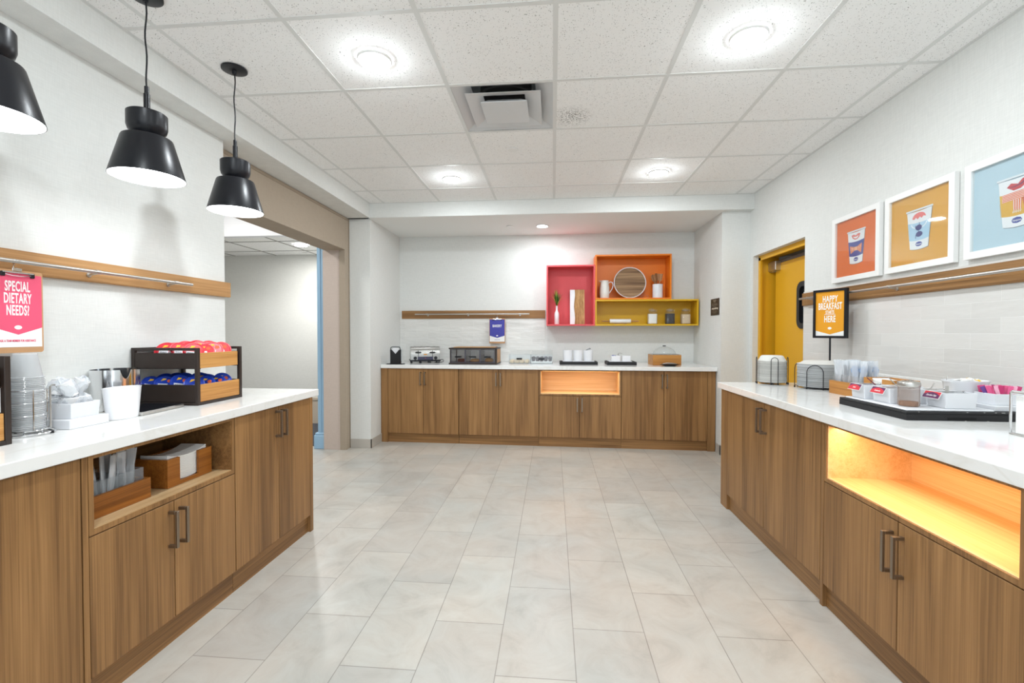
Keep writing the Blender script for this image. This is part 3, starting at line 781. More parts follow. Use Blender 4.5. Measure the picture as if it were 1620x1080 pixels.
# framed cup prints on the right wall
def poly(g, pts, k): g.prism(pts, -.001 - .0004 * k, -.0006 - .0004 * k)
def picture(label, y, bg, kind):
    W, Hh, z0 = .482, .452, 1.625
    t = thing('framed_print', label, 'picture', (XR - .003, y, z0), -pi / 2)
    g = G(); ring(g, [(0, 0), (W, 0), (W, Hh), (0, Hh)], [(.034, .034), (W - .034, .034), (W - .034, Hh - .034), (.034, Hh - .034)], -.024, 0)
    fr = g.build('frame', M['white'], t, smooth=0)
    g = G(); g.box(.03, W - .03, -.008, -.002, .03, Hh - .03); art = g.build('print', mat('print_ground', bg, 0.55), t, smooth=0)
    base = -.0082
    def P_(name, pts, rgb, k, sy=0):
        g = G(); g.prism([(W / 2 + x * .155, Hh / 2 + z * .122) for x, z in pts], base - .0004 * (k + 1), base - .0004 * k - .0001)
        return g.build(name, mat('ink', rgb, 0.55), art, smooth=0)
    def band(z0_, z1_, b=.06):
        # cup outline half width as a function of height, with curved lower edge
        hw = lambda z: .40 + (.56 - .40) * (z + .95) / 1.8
        n = 8; lo = [(-hw(z0_) + 2 * hw(z0_) * i / n, z0_ - b * (1 - (2 * i / n - 1) ** 2)) for i in range(n + 1)]
        hi = [(hw(z1_) - 2 * hw(z1_) * i / n, z1_ - b * (1 - (2 * i / n - 1) ** 2)) for i in range(n + 1)]
        return lo + hi
    white = (236, 238, 240)
    P_('cup_shadow', [(x + .02, z - .02) for x, z in band(-.90, .80)], (90, 90, 100), 0)
    P_('cup_body', band(-.90, .82), white, 1)
    P_('cup_rim', [(-.60, .80), (.60, .80), (.60, .88), (-.60, .88)], (226, 232, 236), 2)
    P_('cup_rim_line', [(-.585, .792), (.585, .792), (.585, .805), (-.585, .805)], (110, 116, 130), 3)
    sleeve = {'bow': (52, 68, 150), 'shades': (176, 210, 232), 'scarf': (222, 172, 50)}[kind]
    P_('cup_sleeve', band(-.50, .30), sleeve, 2)
    hexb = [(-.15, -.72), (-.11, -.64), (.0, -.61), (.11, -.64), (.15, -.72), (.11, -.80), (0, -.83), (-.11, -.80)]
    P_('cup_badge', hexb, (46, 62, 150), 2)
    text('badge_script', 'Hampton', .0135, W / 2, Hh / 2 - .0885, base - .0013, M['paper'], art, sx=.75, shear=.3)
    def el(cx, cz, a, b_, n=20, a0=0, a1=360): return [(cx + a * cos(radians(a0 + (a1 - a0) * i / n)), cz + b_ * sin(radians(a0 + (a1 - a0) * i / n))) for i in range(n + (a1 - a0 != 360))]
    if kind == 'bow':
        P_('smile', [(-.30, .62), (-.16, .66), (-.02, .58), (.12, .66), (.28, .64), (.22, .46), (.08, .36), (-.08, .36), (-.22, .46)], (232, 120, 108), 3)
        P_('teeth', [(-.19, .53), (0, .50), (.18, .54), (.10, .44), (0, .41), (-.10, .44)], white, 4)
        P_('bow_tie', [(-.40, .06), (-.05, -.06), (.05, -.06), (.38, .10), (.34, -.42), (.06, -.22), (-.06, -.22), (-.34, -.38)], (228, 134, 84), 3)
        P_('bow_knot', rrect(-.10, .10, -.24, -.04, .03), (244, 176, 130), 4)
        g = G()
        for k in range(22):
            rr = random.Random(k); s_ = -1 if k % 2 else 1; x = s_ * rr.uniform(.14, .34); z = -.15 + rr.uniform(-.9, .9) * (abs(x) * .55)
            g.prism([(W / 2 + (x + .014 * cos(a)) * .155, Hh / 2 + (z + .014 * sin(a)) * .122) for a in (0, 1.05, 2.1, 3.14, 4.2, 5.2)], base - .0022, base - .0018)
        g.build('bow_dots', mat('ink_dots', (250, 220, 190), .6), art, smooth=0)
    elif kind == 'shades':
        P_('smile', el(0, .46, .30, .24, 16, 0, 180) + [(-.22, .42), (-.14, .50), (-.06, .40), (.04, .50), (.12, .42), (.2, .5)], (232, 120, 116), 3)
        g = G(); ring(g, [(W / 2 + x * .155, Hh / 2 + z * .122) for x, z in el(0, .22, .36, .26, 20, 180, 360)], [(W / 2 + x * .155, Hh / 2 + z * .122) for x, z in el(0, .22, .31, .21, 20, 180, 360)], base - .0018, base - .0014)
        g.build('collar', mat('ink_collar', (232, 240, 246), .6), art, smooth=0)
        P_('lens', el(0, .02, .14, .13), (46, 50, 120), 4); P_('lens', el(.02, -.28, .15, .12), (46, 50, 120), 4)
        P_('arm', [(-.16, .14), (-.14, .14), (-.13, -.02), (-.15, -.02)], (46, 50, 120), 5); P_('arm', [(.02, .24), (.04, .24), (.04, .1), (.02, .1)], (46, 50, 120), 5)
        P_('arm', [(-.14, -.3), (-.12, -.3), (-.12, -.46), (-.14, -.46)], (46, 50, 120), 5); P_('bridge', [(-.02, -.1), (0, -.1), (0, -.2), (-.02, -.2)], (46, 50, 120), 5)
    else:
        P_('lips', [(-.30, .52), (-.18, .64), (-.08, .60), (.02, .56), (.14, .70), (.34, .76), (.26, .52), (.10, .38), (-.10, .36)], (200, 52, 62), 3)
        P_('lip_line', [(-.30, .52), (-.1, .50), (.12, .56), (.34, .76), (.14, .52), (-.1, .475)], (96, 40, 90), 4)
        P_('scarf_wrap', [(-.43, .28), (.50, .34), (.49, .06), (-.42, .0)], (226, 110, 48), 3)
        for k in range(5): P_('scarf_stripe', [(-.43, .25 - k * .055), (.50, .31 - k * .055), (.50, .295 - k * .055), (-.43, .235 - k * .055)], white, 4)
        P_('scarf_tail', [(-.12, .02), (.14, .03), (.12, -.36), (-.10, -.36)], (226, 110, 48), 3)
        for k in range(4): P_('scarf_stripe', [(-.10 + k * .065, .02), (-.08 + k * .065, .02), (-.07 + k * .06, -.36), (-.09 + k * .06, -.36)], white, 4)
        P_('scarf_fold', [(.14, .03), (.30, .05), (.34, -.28), (.20, -.30)], (200, 88, 40), 3)
        for k in range(5): P_('scarf_fringe', [(-.10 + k * .052, -.37), (-.08 + k * .052, -.37), (-.10 + k * .052, -.45), (-.12 + k * .052, -.45)], white, 4)
        for k in range(16): P_('sleeve_rib', [(-.50 + k * .064, -.0), (-.494 + k * .064, -.0), (-.45 + k * .058, -.5), (-.456 + k * .058, -.5)], (206, 156, 44), 2.4)
    g = G(); g.box(.03, W - .03, -.0175, -.0155, .03, Hh - .03); g.build('picture_glass', M['picglass'], t, smooth=0)
    return t
M['picglass'] = M['glass']
picture('white framed print of a cup with a bow tie on orange', 3.502, (230, 108, 8), 'bow')
picture('white framed print of a cup with sunglasses on mustard yellow', 2.974, (222, 160, 36), 'shades')
picture('white framed print of a cup with a scarf on light blue', 2.436, (186, 210, 222), 'scarf')

# brown wall plaque on the alcove's right side wall
t = thing('wall_plaque', 'small dark brown wall plaque on the right side of the alcove', 'sign', (1.742, 5.246, 1.462), -pi / 2)
PW, PH = .252, .178
g = G(); g.box(0, PW, -.006, -.0005, 0, PH, .001); g.build('plate', mat('plaque_brown', (58, 48, 40), 0.4), t, smooth=0)
M['plaque_ink'] = mat('plaque_ink', (150, 140, 124), .6)
g = G(); rr = random.Random(3)
for z, w_, h_ in ((.160, .10, .010), (.145, .06, .010), (.124, .16, .003), (.114, .17, .003), (.104, .16, .003), (.094, .10, .003), (.048, .12, .003), (.036, .14, .003), (.024, .10, .003)):
    x = PW / 2 - w_ / 2
    while x < PW / 2 + w_ / 2:
        l = rr.uniform(.006, .018); g.box(x, min(x + l, PW / 2 + w_ / 2), -.0066, -.0062, z - h_ / 2, z + h_ / 2); x += l + .004
g.build('raised_text', M['plaque_ink'], t, smooth=0)
g = G()
for k in range(9): g.lathe([(0, 0), (.006 + .003 * (k % 3), 0), (.006 + .003 * (k % 3), .0006), (0, .0006)], 8, T=Matrix.Translation((.04 + k * .021, -.0062, .070 + .004 * (k % 2))) @ Matrix.Rotation(pi / 2, 4, 'X'))
g.build('emblem', mat('plaque_emblem', (206, 198, 182), .5), t, smooth=0)
# ---------------------------------------------------------------- things on the left counter (world coordinates, base z = .905)
ZT = .9052
def V(m, *a): return m
M['lid_red'] = mat('red_foil', (214, 40, 56), 0.35, coat=.3)
M['lid_blue'] = mat('blue_foil', (24, 62, 176), 0.35, coat=.3)
M['label_white'] = mat('label_white', (228, 230, 236), 0.6)
M['label_yellow'] = mat('label_yellow', (236, 186, 40), 0.6)
M['label_orange'] = mat('label_orange', (220, 96, 50), 0.6)

def cereal_cup(name_m, label, group, loc, rot):
    t = thing('cereal_cup', label, 'cereal cup', loc, 0, group)
    g = G(); g.lathe([(.0, -.055), (.030, -.055), (.033, -.052), (.041, -.004), (.045, -.002), (.045, 0)], 32, cap1=False); g.build('cup', M['plastic'], t)
    g = G(); g.lathe([(0, .0016), (.038, .0016), (.0395, .0028), (.041, .0012), (.0465, .0008), (.047, -.0012), (.045, -.0014)], 40, cap1=False)
    lid = g.build('foil_lid', M[name_m], t)
    g = G(); g.box(-.030, .010, -.024, -.004, .0019, .0023); g.build('barcode_patch', M['label_white'], lid, smooth=0)
    g = G()
    for k in range(7): g.box(-.024 + k * .004, -.0222 + k * .004, -.018, -.010, .0024, .0026)
    g.build('barcode', M['blackm'], lid, smooth=0)
    g = G(); g.lathe([(0, .002), (.010, .002), (.010, .0024), (0, .0024)], 14, c=(.016, .014, 0)); g.build('round_mark', M['label_orange'], lid, smooth=0)
    g = G(); g.hprism([(-.02, .012), (.0, .02), (.004, .028), (-.012, .028)], .0019, .0023); g.build('emblem', M['label_yellow'], lid, smooth=0)
    t.rotation_euler = rot
    return t

def rack(label, loc, contents):
    t = thing('display_rack', label, 'rack', loc)
    # local: x 0 (front, facing the room) to -.345 ; y 0..329
    D, W_, H_ = .362, .329, .290
    g = G(); b = .018
    for x in (-b, -D):
        for y in (0, W_ - b): g.box(x, x + b, y, y + b, 0, H_, .0015)
    for y in (0, W_ - b):
        g.box(-D + b, -b, y, y + b, H_ - .014, H_, .001); g.box(-D + b, -b, y, y + b, 0, .014, .001)
    for x in (-b, -D):
        g.box(x, x + b, b, W_ - b, 0, .014, .001)
    g.box(-D, -D + b, b, W_ - b, H_ - .014, H_, .001)
    g.build('rack_frame', M['espresso'], t)
    for z in (.016, .186):
        g = G()
        h = .088 if z < .1 else .078
        g.box(-D + b, -b - .001, .003, .009, z, z + h, .001); g.box(-D + b, -b - .001, W_ - .009, W_ - .003, z, z + h, .001)
        g.box(-D + b, -D + b + .006, .009, W_ - .009, z, z + h, .001); g.box(-D + b, -.012, .009, W_ - .009, z, z + .005)
        tr_ = g.build('tray', M['espresso'], t, smooth=0)
        g = G(); w0 = b + .001 if z < .1 else b + .001
        g.box(-.014, -.004, w0, W_ - w0 - (0 if z < .1 else .012), z, z + h, .001)
        o = g.build('tray_front', M['honey_y'], tr_, smooth=0); o['label'] = 'honey coloured wooden tray front'
    g = G()
    for y in (.03, W_ - .03): g.box(-D + b, -.012, y - .006, y + .006, .182, .1855)
    g.build('tray_support', M['espresso'], t, smooth=0)
    return t
M['honey_y'] = wood('honey_wood_front', (212, 162, 98), (198, 144, 82), (170, 116, 58), 'Y', 0.4)
rack('dark two-tier rack with red and blue lidded cereal cups on the left counter', (-1.772, 2.146, ZT), 1)
rr = random.Random(11)
protos = {}
for tier, (mname, word, zb) in enumerate((('lid_blue', 'blue', .021), ('lid_red', 'red', .191))):
    n = 0
    for ix in range(4):
        for iy in range(4):
            x = -1.772 - .062 - ix * .077 + rr.uniform(-.006, .006); y = 2.146 + .052 + iy * .070 + rr.uniform(-.005, .005)
            if tier == 1 and ix == 3 and iy in (0,): continue
            ax = rr.uniform(.55, .95); az = rr.uniform(-.9, -.2)
            z = ZT + zb + .075 + rr.uniform(0, .012) + (.010 if (ix in (1, 2) and tier == 1) else 0)
            rot = (rr.uniform(.82, 1.12), rr.uniform(-.1, .25), radians(46) + rr.uniform(-.5, .4))
            grp = '%s lidded cereal cups in the rack' % word
            lab = '%s foil-lidded cereal cup in the %s tier of the dark rack' % (word, 'lower' if tier == 0 else 'upper')
            if mname not in protos:
                protos[mname] = cereal_cup(mname, lab, grp, (x, y, z), rot)
            else:
                dup(protos[mname], (x, y, z), rot)
            n += 1
# second rack, mostly outside the frame
rack2 = rack('dark rack with honey wood trays cut off by the left edge of the photo', (-1.773, 1.353 - .329, ZT), 0)
g = G()
g.lathe([(0, 0), (.030, 0), (.040, .060), (.042, .062), (0, .062)], 24)
base = None
for k, (x, y, z) in enumerate(((-1.83, 1.29, ZT + .022), (-1.83, 1.20, ZT + .022), (-1.83, 1.29, ZT + .192), (-1.83, 1.20, ZT + .192))):
    if base is None:
        base = g.build('portion_cup', mat('grey_portion_cup', (178, 178, 180), .35), loc=(x, y, z)); tag(base, 'grey portion cup in the rack at the left edge', 'cup', 'grey portion cups in the rack at the left edge')
    else:
        o = base.copy(); COL.objects.link(o); o.location = (x, y, z)

# stack of clear cups upside down in a chrome wire holder
cx, cy = -1.895, 1.490
g = G(); g.lathe([(.0495, 0), (.0505, .002), (.0495, .004), (.046, .0045), (.032, .086), (.030, .088), (0, .088)], 40, cap0=False)
cup0 = g.build('clear_cup', M['cupclear'], loc=(cx, cy, ZT + .018)); tag(cup0, 'clear plastic cup stacked upside down in the chrome wire holder', 'cup', 'clear cups stacked in the wire holder')
for k in range(1, 30):
    o = cup0.copy(); COL.objects.link(o); o.location = (cx + .0012 * sin(k * 1.3), cy + .0012 * cos(k * 2.1), ZT + .018 + k * .0064)
t = thing('cup_holder', 'round chrome wire holder around the stack of clear cups', 'cup holder', (cx, cy, ZT))
def circ(r, z, n=32, a0=0, a1=360): return [(r * cos(radians(a0 + (a1 - a0) * i / n)), r * sin(radians(a0 + (a1 - a0) * i / n)), z) for i in range(n if a1 - a0 == 360 else n + 1)]
g = G(); g.tube(circ(.060, .016), .003, 8, closed=True); g.tube(circ(.075, .006), .003, 8, closed=True)
for a in range(0, 360, 45): g.tube([(.075 * cos(radians(a)), .075 * sin(radians(a)), .006), (.055 * cos(radians(a)), .055 * sin(radians(a)), .016), (-.0 + .02 * cos(radians(a)), .02 * sin(radians(a)), .016)], .0018, 6)
g.build('wire_base', M['chrome'], t)
g = G()
for z in (.07, .115, .160): g.tube(circ(.0565, z, 24, -100, 160), .0013, 6)
for a in (-100, -20, 70, 160): g.tube([(.0565 * cos(radians(a)), .0565 * sin(radians(a)), .016), (.0565 * cos(radians(a)), .0565 * sin(radians(a)), .160)], .0016, 6)
g.build('wire_cage', M['chrome'], t)
g = G(); a = radians(55); px, py = .062 * cos(a), .062 * sin(a)
g.tube([(px, py, .012), (px, py, .165), (px + .004, py + .004, .172), (px + .012, py + .008, .172)], .0032, 8); g.build('upright', M['steel'], t)
for a in (20, 110, 200, 290):
    g = G(); g.lathe([(0, 0), (.006, 0), (.006, .009), (0, .009)], 12, c=(.075 * cos(radians(a)), .075 * sin(radians(a)), 0)); g.build('rubber_foot', M['black'], t)

# white square bin on a slab, wrapped white cups in it
def crumple(g, c, r, seed, sx=1, sy=1, sz=1, amp=.18, n=14, mi=0):
    """faceted crinkled bag"""
    rr = random.Random(seed); m = n // 2 + 1; vs = []; fs = []
    for j in range(m + 1):
        ph = pi * j / m
        for i in range(n):
            th = 2 * pi * (i + .5 * (j % 2)) / n; q = r * (1 + rr.uniform(-amp, amp))
            vs.append((c[0] + q * sin(ph) * cos(th) * sx, c[1] + q * sin(ph) * sin(th) * sy, c[2] - q * cos(ph) * sz))
    for j in range(m):
        for i in range(n):
            k = (i + 1) % n
            if j % 2: fs += [(j * n + i, j * n + k, (j + 1) * n + k), (j * n + i, (j + 1) * n + k, (j + 1) * n + i)]
            else: fs += [(j * n + i, j * n + k, (j + 1) * n + i), (j * n + k, (j + 1) * n + k, (j + 1) * n + i)]
    g.add(vs, fs, mi)
def square_box(label, loc, w, d, h, wall=.006, slab=None, mi='plastic', taper=.94, rz=0):
    t = thing('square_bin', label, 'bin', loc, rz)
    if slab:
        g = G(); g.box(-slab[0] / 2, slab[0] / 2, -slab[1] / 2, slab[1] / 2, 0, slab[2], .002); g.build('base_slab', M[mi], t)
    z0 = slab[2] if slab else 0
    g = G()
    def lv(s, z, k): return [(-w / 2 * s + k, -d / 2 * s + k, z), (w / 2 * s - k, -d / 2 * s + k, z), (w / 2 * s - k, d / 2 * s - k, z), (-w / 2 * s + k, d / 2 * s - k, z)]
    vs = lv(taper, z0, 0) + lv(1, z0 + h, 0) + lv(1, z0 + h, wall) + lv(taper, z0 + wall, wall)
    fs = [(0, 1, 2, 3), (12, 13, 14, 15)]
    for a in (0, 4, 8):
        for i in range(4): j = (i + 1) % 4; fs.append((a + i, a + j, a + 4 + j, a + 4 + i))
    g.add(vs, fs)
    o = g.build('bin', M[mi], t, smooth=0); bv = o.modifiers.new('bevel', 'BEVEL'); bv.width = .0015; bv.segments = 2
    return t
square_box('white square bin on a slab holding film-wrapped foam cups', (-1.905, 1.645, ZT), .150, .115, .058, slab=(.185, .155, .036))
g = G(); g.lathe([(0, .0), (.019, .0), (.025, .058), (.0265, .060), (.025, .062), (.0235, .060), (.0175, .004), (0, .004)], 28)
foam = mat('foam_cup', (240, 241, 242), .7)
def wrapped(label, loc, rot, seed, first=[None]):
    t = thing('wrapped_cup', label, 'cup', loc, 0, 'film wrapped foam cups in the white bin'); t.rotation_euler = rot
    g.build('foam_cup', foam, t) if first[0] is None else None
    if first[0] is None: first[0] = t.children[0].data
    else:
        o = bpy.data.objects.new('foam_cup', first[0]); COL.objects.link(o); o.parent = t
    h = G(); crumple(h, (0, 0, .034), .034, seed, 1.0, .72, 1.2, .15, 14)
    h.build('film_wrap', M['film'], t, smooth=0)
for i, (dx, dy, dz, rx, ry) in enumerate(((-.033, -.023, -.018, .0, .0), (.033, -.023, -.016, .0, -.0), (-.033, .024, -.018, -.0, .0), (.033, .024, -.014, -.0, -.0), (-.036, -.020, .052, .35, -.3), (.037, -.016, .054, .3, .4), (-.002, .020, .056, -.4, .3))):
    wrapped('white foam cup in clear film in the white square bin', (-1.905 + dx, 1.645 + dy, ZT + .068 + dz), (rx, ry, i), i + 3)

# white oval caddy, steel canister, drip tray
g = G(); g.lathe([(0, 0), (.062, 0), (.066, .003), (.078, .128), (.080, .133), (.077, .133), (.074, .128), (.062, .006), (0, .006)], 56, sx=.62, sy=1.0)
o = tag(g.build('oval_caddy', M['ceramic'], loc=(-1.842, 1.810, ZT)), 'plain white oval holder in front of the steel canister', 'holder')
t = thing('steel_canister', 'polished steel canister with a notch in its rim', 'canister', (-2.045, 1.975, ZT))
n = 64; r = .092; g = G(); vs = []; fs = []
def rimz(i):
    a = 2 * pi * i / n; d = abs((a - radians(-20) + pi) % (2 * pi) - pi)
    return .196 - (.042 * sqrt(max(0, 1 - (d / .20) ** 2)) if d < .20 else 0)
for rr_, zf in ((r, lambda i: .010), (r, rimz), (r - .0025, rimz), (r - .0025, lambda i: .014)):
    for i in range(n): a = 2 * pi * i / n; vs.append((rr_ * cos(a), rr_ * sin(a), zf(i)))
for q in range(3):
    for i in range(n): k = (i + 1) % n; fs.append((q * n + i, q * n + k, (q + 1) * n + k, (q + 1) * n + i))
fs += [tuple(range(n)), tuple(range(3 * n, 4 * n))]
g.add(vs, fs); g.build('body', M['chrome'], t)
g = G(); g.lathe([(0, 0), (r + .003, 0), (r + .003, .009), (0, .0095)], 48); g.build('foot', mat('dark_foot', (60, 58, 56), .5), t)
t = thing('drip_tray', 'low steel drip tray with a black grille beside the dark rack', 'tray', (-1.93, 1.975, ZT), radians(4))
g = G(); g.box(-.10, .10, -.115, .14, 0, .016, .004)
T_ = g.build('pan', M['steel'], t)
t.location = (-1.905, 1.965, ZT)
g = G()
for k in range(20): g.box(-.088, .088, -.10 + k * .012, -.095 + k * .012, .0162, .0185)
g.box(-.09, .09, -.104, .130, .0155, .0164); g.build('grille', M['black'], t, smooth=0)
t.scale = (1, 1, 1)

# inside the left open bay
t = thing('cutlery_caddy', 'honey wooden caddy with clear bins of wrapped cutlery in the left bay', 'caddy', (-1.607, 1.413, .6125), pi / 2)
# local x = world +Y, local y = world -X
CW, CD = .283, .19
g = G(); g.box(0, CW, 0, .012, 0, .080, .001); g.box(0, CW, CD - .012, CD, 0, .080, .001); g.box(0, .012, .012, CD - .012, 0, .080); g.box(CW - .012, CW, .012, CD - .012, 0, .080); g.box(.012, CW - .012, .012, CD - .012, 0, .008)
g.build('wooden_box', M['honey_dark'], t, smooth=0)
for k in range(3):
    a = .016 + k * .085; b = a + .081; g = G()
    g.box(a, b, .016, .0175, .009, .125); g.box(a, b, CD - .0175, CD - .016, .009, .125); g.box(a, a + .0015, .018, CD - .018, .009, .125); g.box(b - .0015, b, .018, CD - .018, .009, .125)
    g.build('clear_bin', M['acrylic'], t, smooth=0)
def utensil(g, kind, L_=.165):
    """upright, head on top"""
    pts = [(-.004, 0), (-.005, .02), (-.003, .09)]
    if kind == 'spoon': pts += [(-.006, .115), (-.017, .130), (-.019, .145), (-.012, .160), (0, .166)]
    elif kind == 'knife': pts += [(-.007, .10), (-.008, .13), (-.006, .155), (.0, .170)]
    else: pts += [(-.010, .112), (-.012, .128), (-.012, .160), (-.0085, .162), (-.0075, .134), (-.0035, .134), (-.003, .162), (0, .163)]
    full = pts + [(-x, z) for x, z in pts[::-1] if x < 0]
    g.prism(full, -.0012, .0012)
M['cut_white'] = mat('white_cutlery', (232, 233, 236), .3)
M['cut_black'] = mat('black_cutlery', (36, 36, 40), .3)
M['cut_blue'] = glassy('pale_blue_cutlery', (172, 194, 226), .55, .15)
ut_mesh = {}
def wrapped_utensil(kind, m, label, group, loc, rot, wide=.020):
    t = thing('wrapped_' + kind, label, kind, loc, 0, group); t.rotation_euler = rot
    key = (kind, m)
    if key not in ut_mesh:
        g = G(); utensil(g, kind); a = g.build(kind, M[m], t, smooth=30).data
        h = G(); rr = random.Random(len(ut_mesh)); n = 6; vs = []; fs = []
        for j in range(n + 1):
            z = -.002 + .195 * j / n
            for i in range(8):
                th = 2 * pi * i / 8; vs.append(((wide + rr.uniform(-.002, .004)) * cos(th), (.005 + rr.uniform(0, .003)) * sin(th), z + rr.uniform(-.003, .003)))
        for j in range(n):
            for i in range(8): k = (i + 1) % 8; fs.append((j * 8 + i, j * 8 + k, (j + 1) * 8 + k, (j + 1) * 8 + i))
        h.add(vs, fs); b = h.build('film_sleeve', M['film'], t, smooth=0).data
        ut_mesh[key] = (a, b)
    else:
        for nm, me in zip((kind, 'film_sleeve'), ut_mesh[key]):
            o = bpy.data.objects.new(nm, me); COL.objects.link(o); o.parent = t
    return t
rr = random.Random(5)
for k, (kind, m) in enumerate((('spoon', 'cut_white'), ('fork', 'cut_white'), ('knife', 'cut_black'))):
    for q in range(6):
        y = 1.407 + .016 + k * .085 + .022 + (q % 3) * .019; x = -1.607 - .045 - (q // 3) * .06 - rr.uniform(0, .02)
        wrapped_utensil(kind, m, '%s %s in a clear sleeve in the caddy of the left bay' % ('black' if kind == 'knife' else 'white', kind), 'wrapped %ss in the left bay' % kind, (x, y, .622), (rr.uniform(-.10, .10), rr.uniform(-.08, .08), pi / 2 + rr.uniform(-.7, .7)), .015)
# napkin holder
def napkin_holder(label, loc, rz, w, d, h, wood_m, cut, n, thick, grp, lab, sag=.018):
    t = thing('napkin_holder', label, 'napkin holder', loc, rz)
    a, b = w * cut[0], w * cut[1]
    g = G(); g.prism([(0, 0), (w, 0), (w, h), (b, h), (b, .016), (a, .016), (a, h), (0, h)], 0, .012)
    g.build('front_panel', M[wood_m], t, smooth=0)
    for q in (0, w - .012): g = G(); g.box(q, q + .012, .0122, d, 0, h, .0005); g.build('side_panel', M[wood_m], t, smooth=0)
    g = G(); g.box(.0122, w - .0122, .0122, d, 0, .014); g.build('floor_panel', M[wood_m], t, smooth=0)
    g = G(); g.box(.0122, w - .0122, d - .012, d, .0142, h); g.build('rear_panel', M[wood_m], t, smooth=0)
    T = Matrix.Translation(loc) @ Matrix.Rotation(rz, 4, 'Z')
    me = None
    for k in range(n):
        if me is None:
            g = G(); m_ = 8; vs = []
            for i in range(m_ + 1):
                u = i / m_; zz = sag * (2 * u - 1) ** 2
                for y in (.016, d - .016):
                    for z in (0, thick * .86): vs.append((.016 + (w - .032) * u, y, z + zz))
            fs = []
            for i in range(m_):
                o = i * 4; p = o + 4
                fs += [(o, o + 2, p + 2, p), (o + 1, o + 3, p + 3, p + 1), (o, o + 1, p + 1, p), (o + 2, o + 3, p + 3, p + 2)]
            fs += [(0, 1, 3, 2), (m_ * 4, m_ * 4 + 1, m_ * 4 + 3, m_ * 4 + 2)]
            g.add(vs, fs); o = g.build('paper_napkin', M['paper'], smooth=0); me = o.data
        else:
            o = bpy.data.objects.new('paper_napkin', me); COL.objects.link(o)
        o.location = T @ Vector((0, 0, .0145 + k * thick)); o.rotation_euler = (0, 0, rz)
        tag(o, lab, 'napkin', grp)
    return T
M['honey_dark_x'] = M['honey_dark']
napkin_holder('brown wooden holder with a U cut-out full of napkins in the left bay', (-1.618, 1.788, .6125), pi / 2, .250, .155, .120, 'honey_dark', (.26, .69), 15, .0068, 'napkins in the left bay holder', 'white paper napkin stacked in the wooden holder of the left bay')
# ---------------------------------------------------------------- things on the right counter
def stack(kind, label, group, mname, prof, n, step, loc, seg=40, sx=1, sy=1, top_prof=None):
    g = G(); g.lathe(prof, seg, sx=sx, sy=sy); rr = random.Random(n)
    first = g.build(kind, M[mname], loc=loc); tag(first, label, kind.split('_')[-1], group)
    for k in range(1, n):
        o = first.copy(); COL.objects.link(o); o.location = (loc[0] + rr.uniform(-.0015, .0015), loc[1] + rr.uniform(-.0015, .0015), loc[2] + k * step)
def wire_holder(label, loc, r, h, loops, wlo, base_r):
    t = thing('wire_holder', label, 'holder', loc)
    g = G(); g.tube(circ(base_r, .012, 36), .0022, 8, closed=True)
    for a in loops:
        ca, sa = cos(radians(a)), sin(radians(a))
        g.tube([(ca * .01, sa * .01, .012), (ca * base_r, sa * base_r, .012)], .0018, 6)
    g.build('wire_base', M['black'], t)
    for a in loops:
        ca, sa = cos(radians(a)), sin(radians(a)); pts = []
        def at(u, z): return (ca * r - sa * u, sa * r + ca * u, z)
        pts = [at(-wlo, .006), at(-wlo, h - wlo)] + [at(-wlo * cos(pi * k / 10), h - wlo + wlo * sin(pi * k / 10)) for k in range(1, 10)] + [at(wlo, h - wlo), at(wlo, .006)]
        g = G(); g.tube(pts, .0023, 8); g.tube([at(-wlo, .012), at(wlo, .012)], .0018, 6); g.build('wire_loop', M['black'], t)
    for a in loops:
        for s in (-1, 1): g = G(); g.lathe([(0, 0), (.0045, 0), (.0045, .012), (0, .012)], 10, c=(cos(radians(a)) * r - sin(radians(a)) * wlo * s, sin(radians(a)) * r + cos(radians(a)) * wlo * s, 0)); g.build('rubber_foot', M['black'], t)
    return t
bx, by = 1.577, 3.462
bowl = [(.0925, 0), (.0935, .002), (.090, .0035), (.072, .036), (.064, .040), (.0001, .040), (.0001, .0386), (.063, .0386), (.0706, .0346), (.0886, .0022), (.0925, 0)]
stack('paper_bowl', 'white fibre bowl upside down in the narrow wire holder', 'fibre bowls in the wire holder at the counter end', 'pulp', bowl, 34, .00455, (bx, by, ZT + .014), 36)
wire_holder('black wire holder around the white bowls at the far end of the right counter', (bx, by, ZT), .099, .192, (-105, -15, 75, 165), .022, .085)
px_, py_ = 1.762, 3.212
plate = [(.1245, 0), (.1255, .002), (.123, .0036), (.112, .0044), (.088, .020), (.082, .022), (.0001, .022), (.0001, .0206), (.081, .0206), (.087, .0188), (.1115, .0030), (.1225, .0022), (.1245, 0)]
stack('paper_plate', 'grey fibre plate upside down in the wide wire holder', 'fibre plates in the wide wire holder', 'pulp_grey', plate, 34, .0043, (px_, py_, ZT + .014), 44)
g = G(); g.lathe(plate, 44); tag(g.build('paper_plate', M['pulp'], loc=(px_, py_, ZT + .014 + 34 * .0043)), 'clean white plate topping the stack of grey fibre plates', 'plate', 'fibre plates in the wide wire holder')
wire_holder('black wire holder around the grey plates on the right counter', (px_, py_, ZT), .131, .156, (-128, -38, 52, 142), .045, .115)

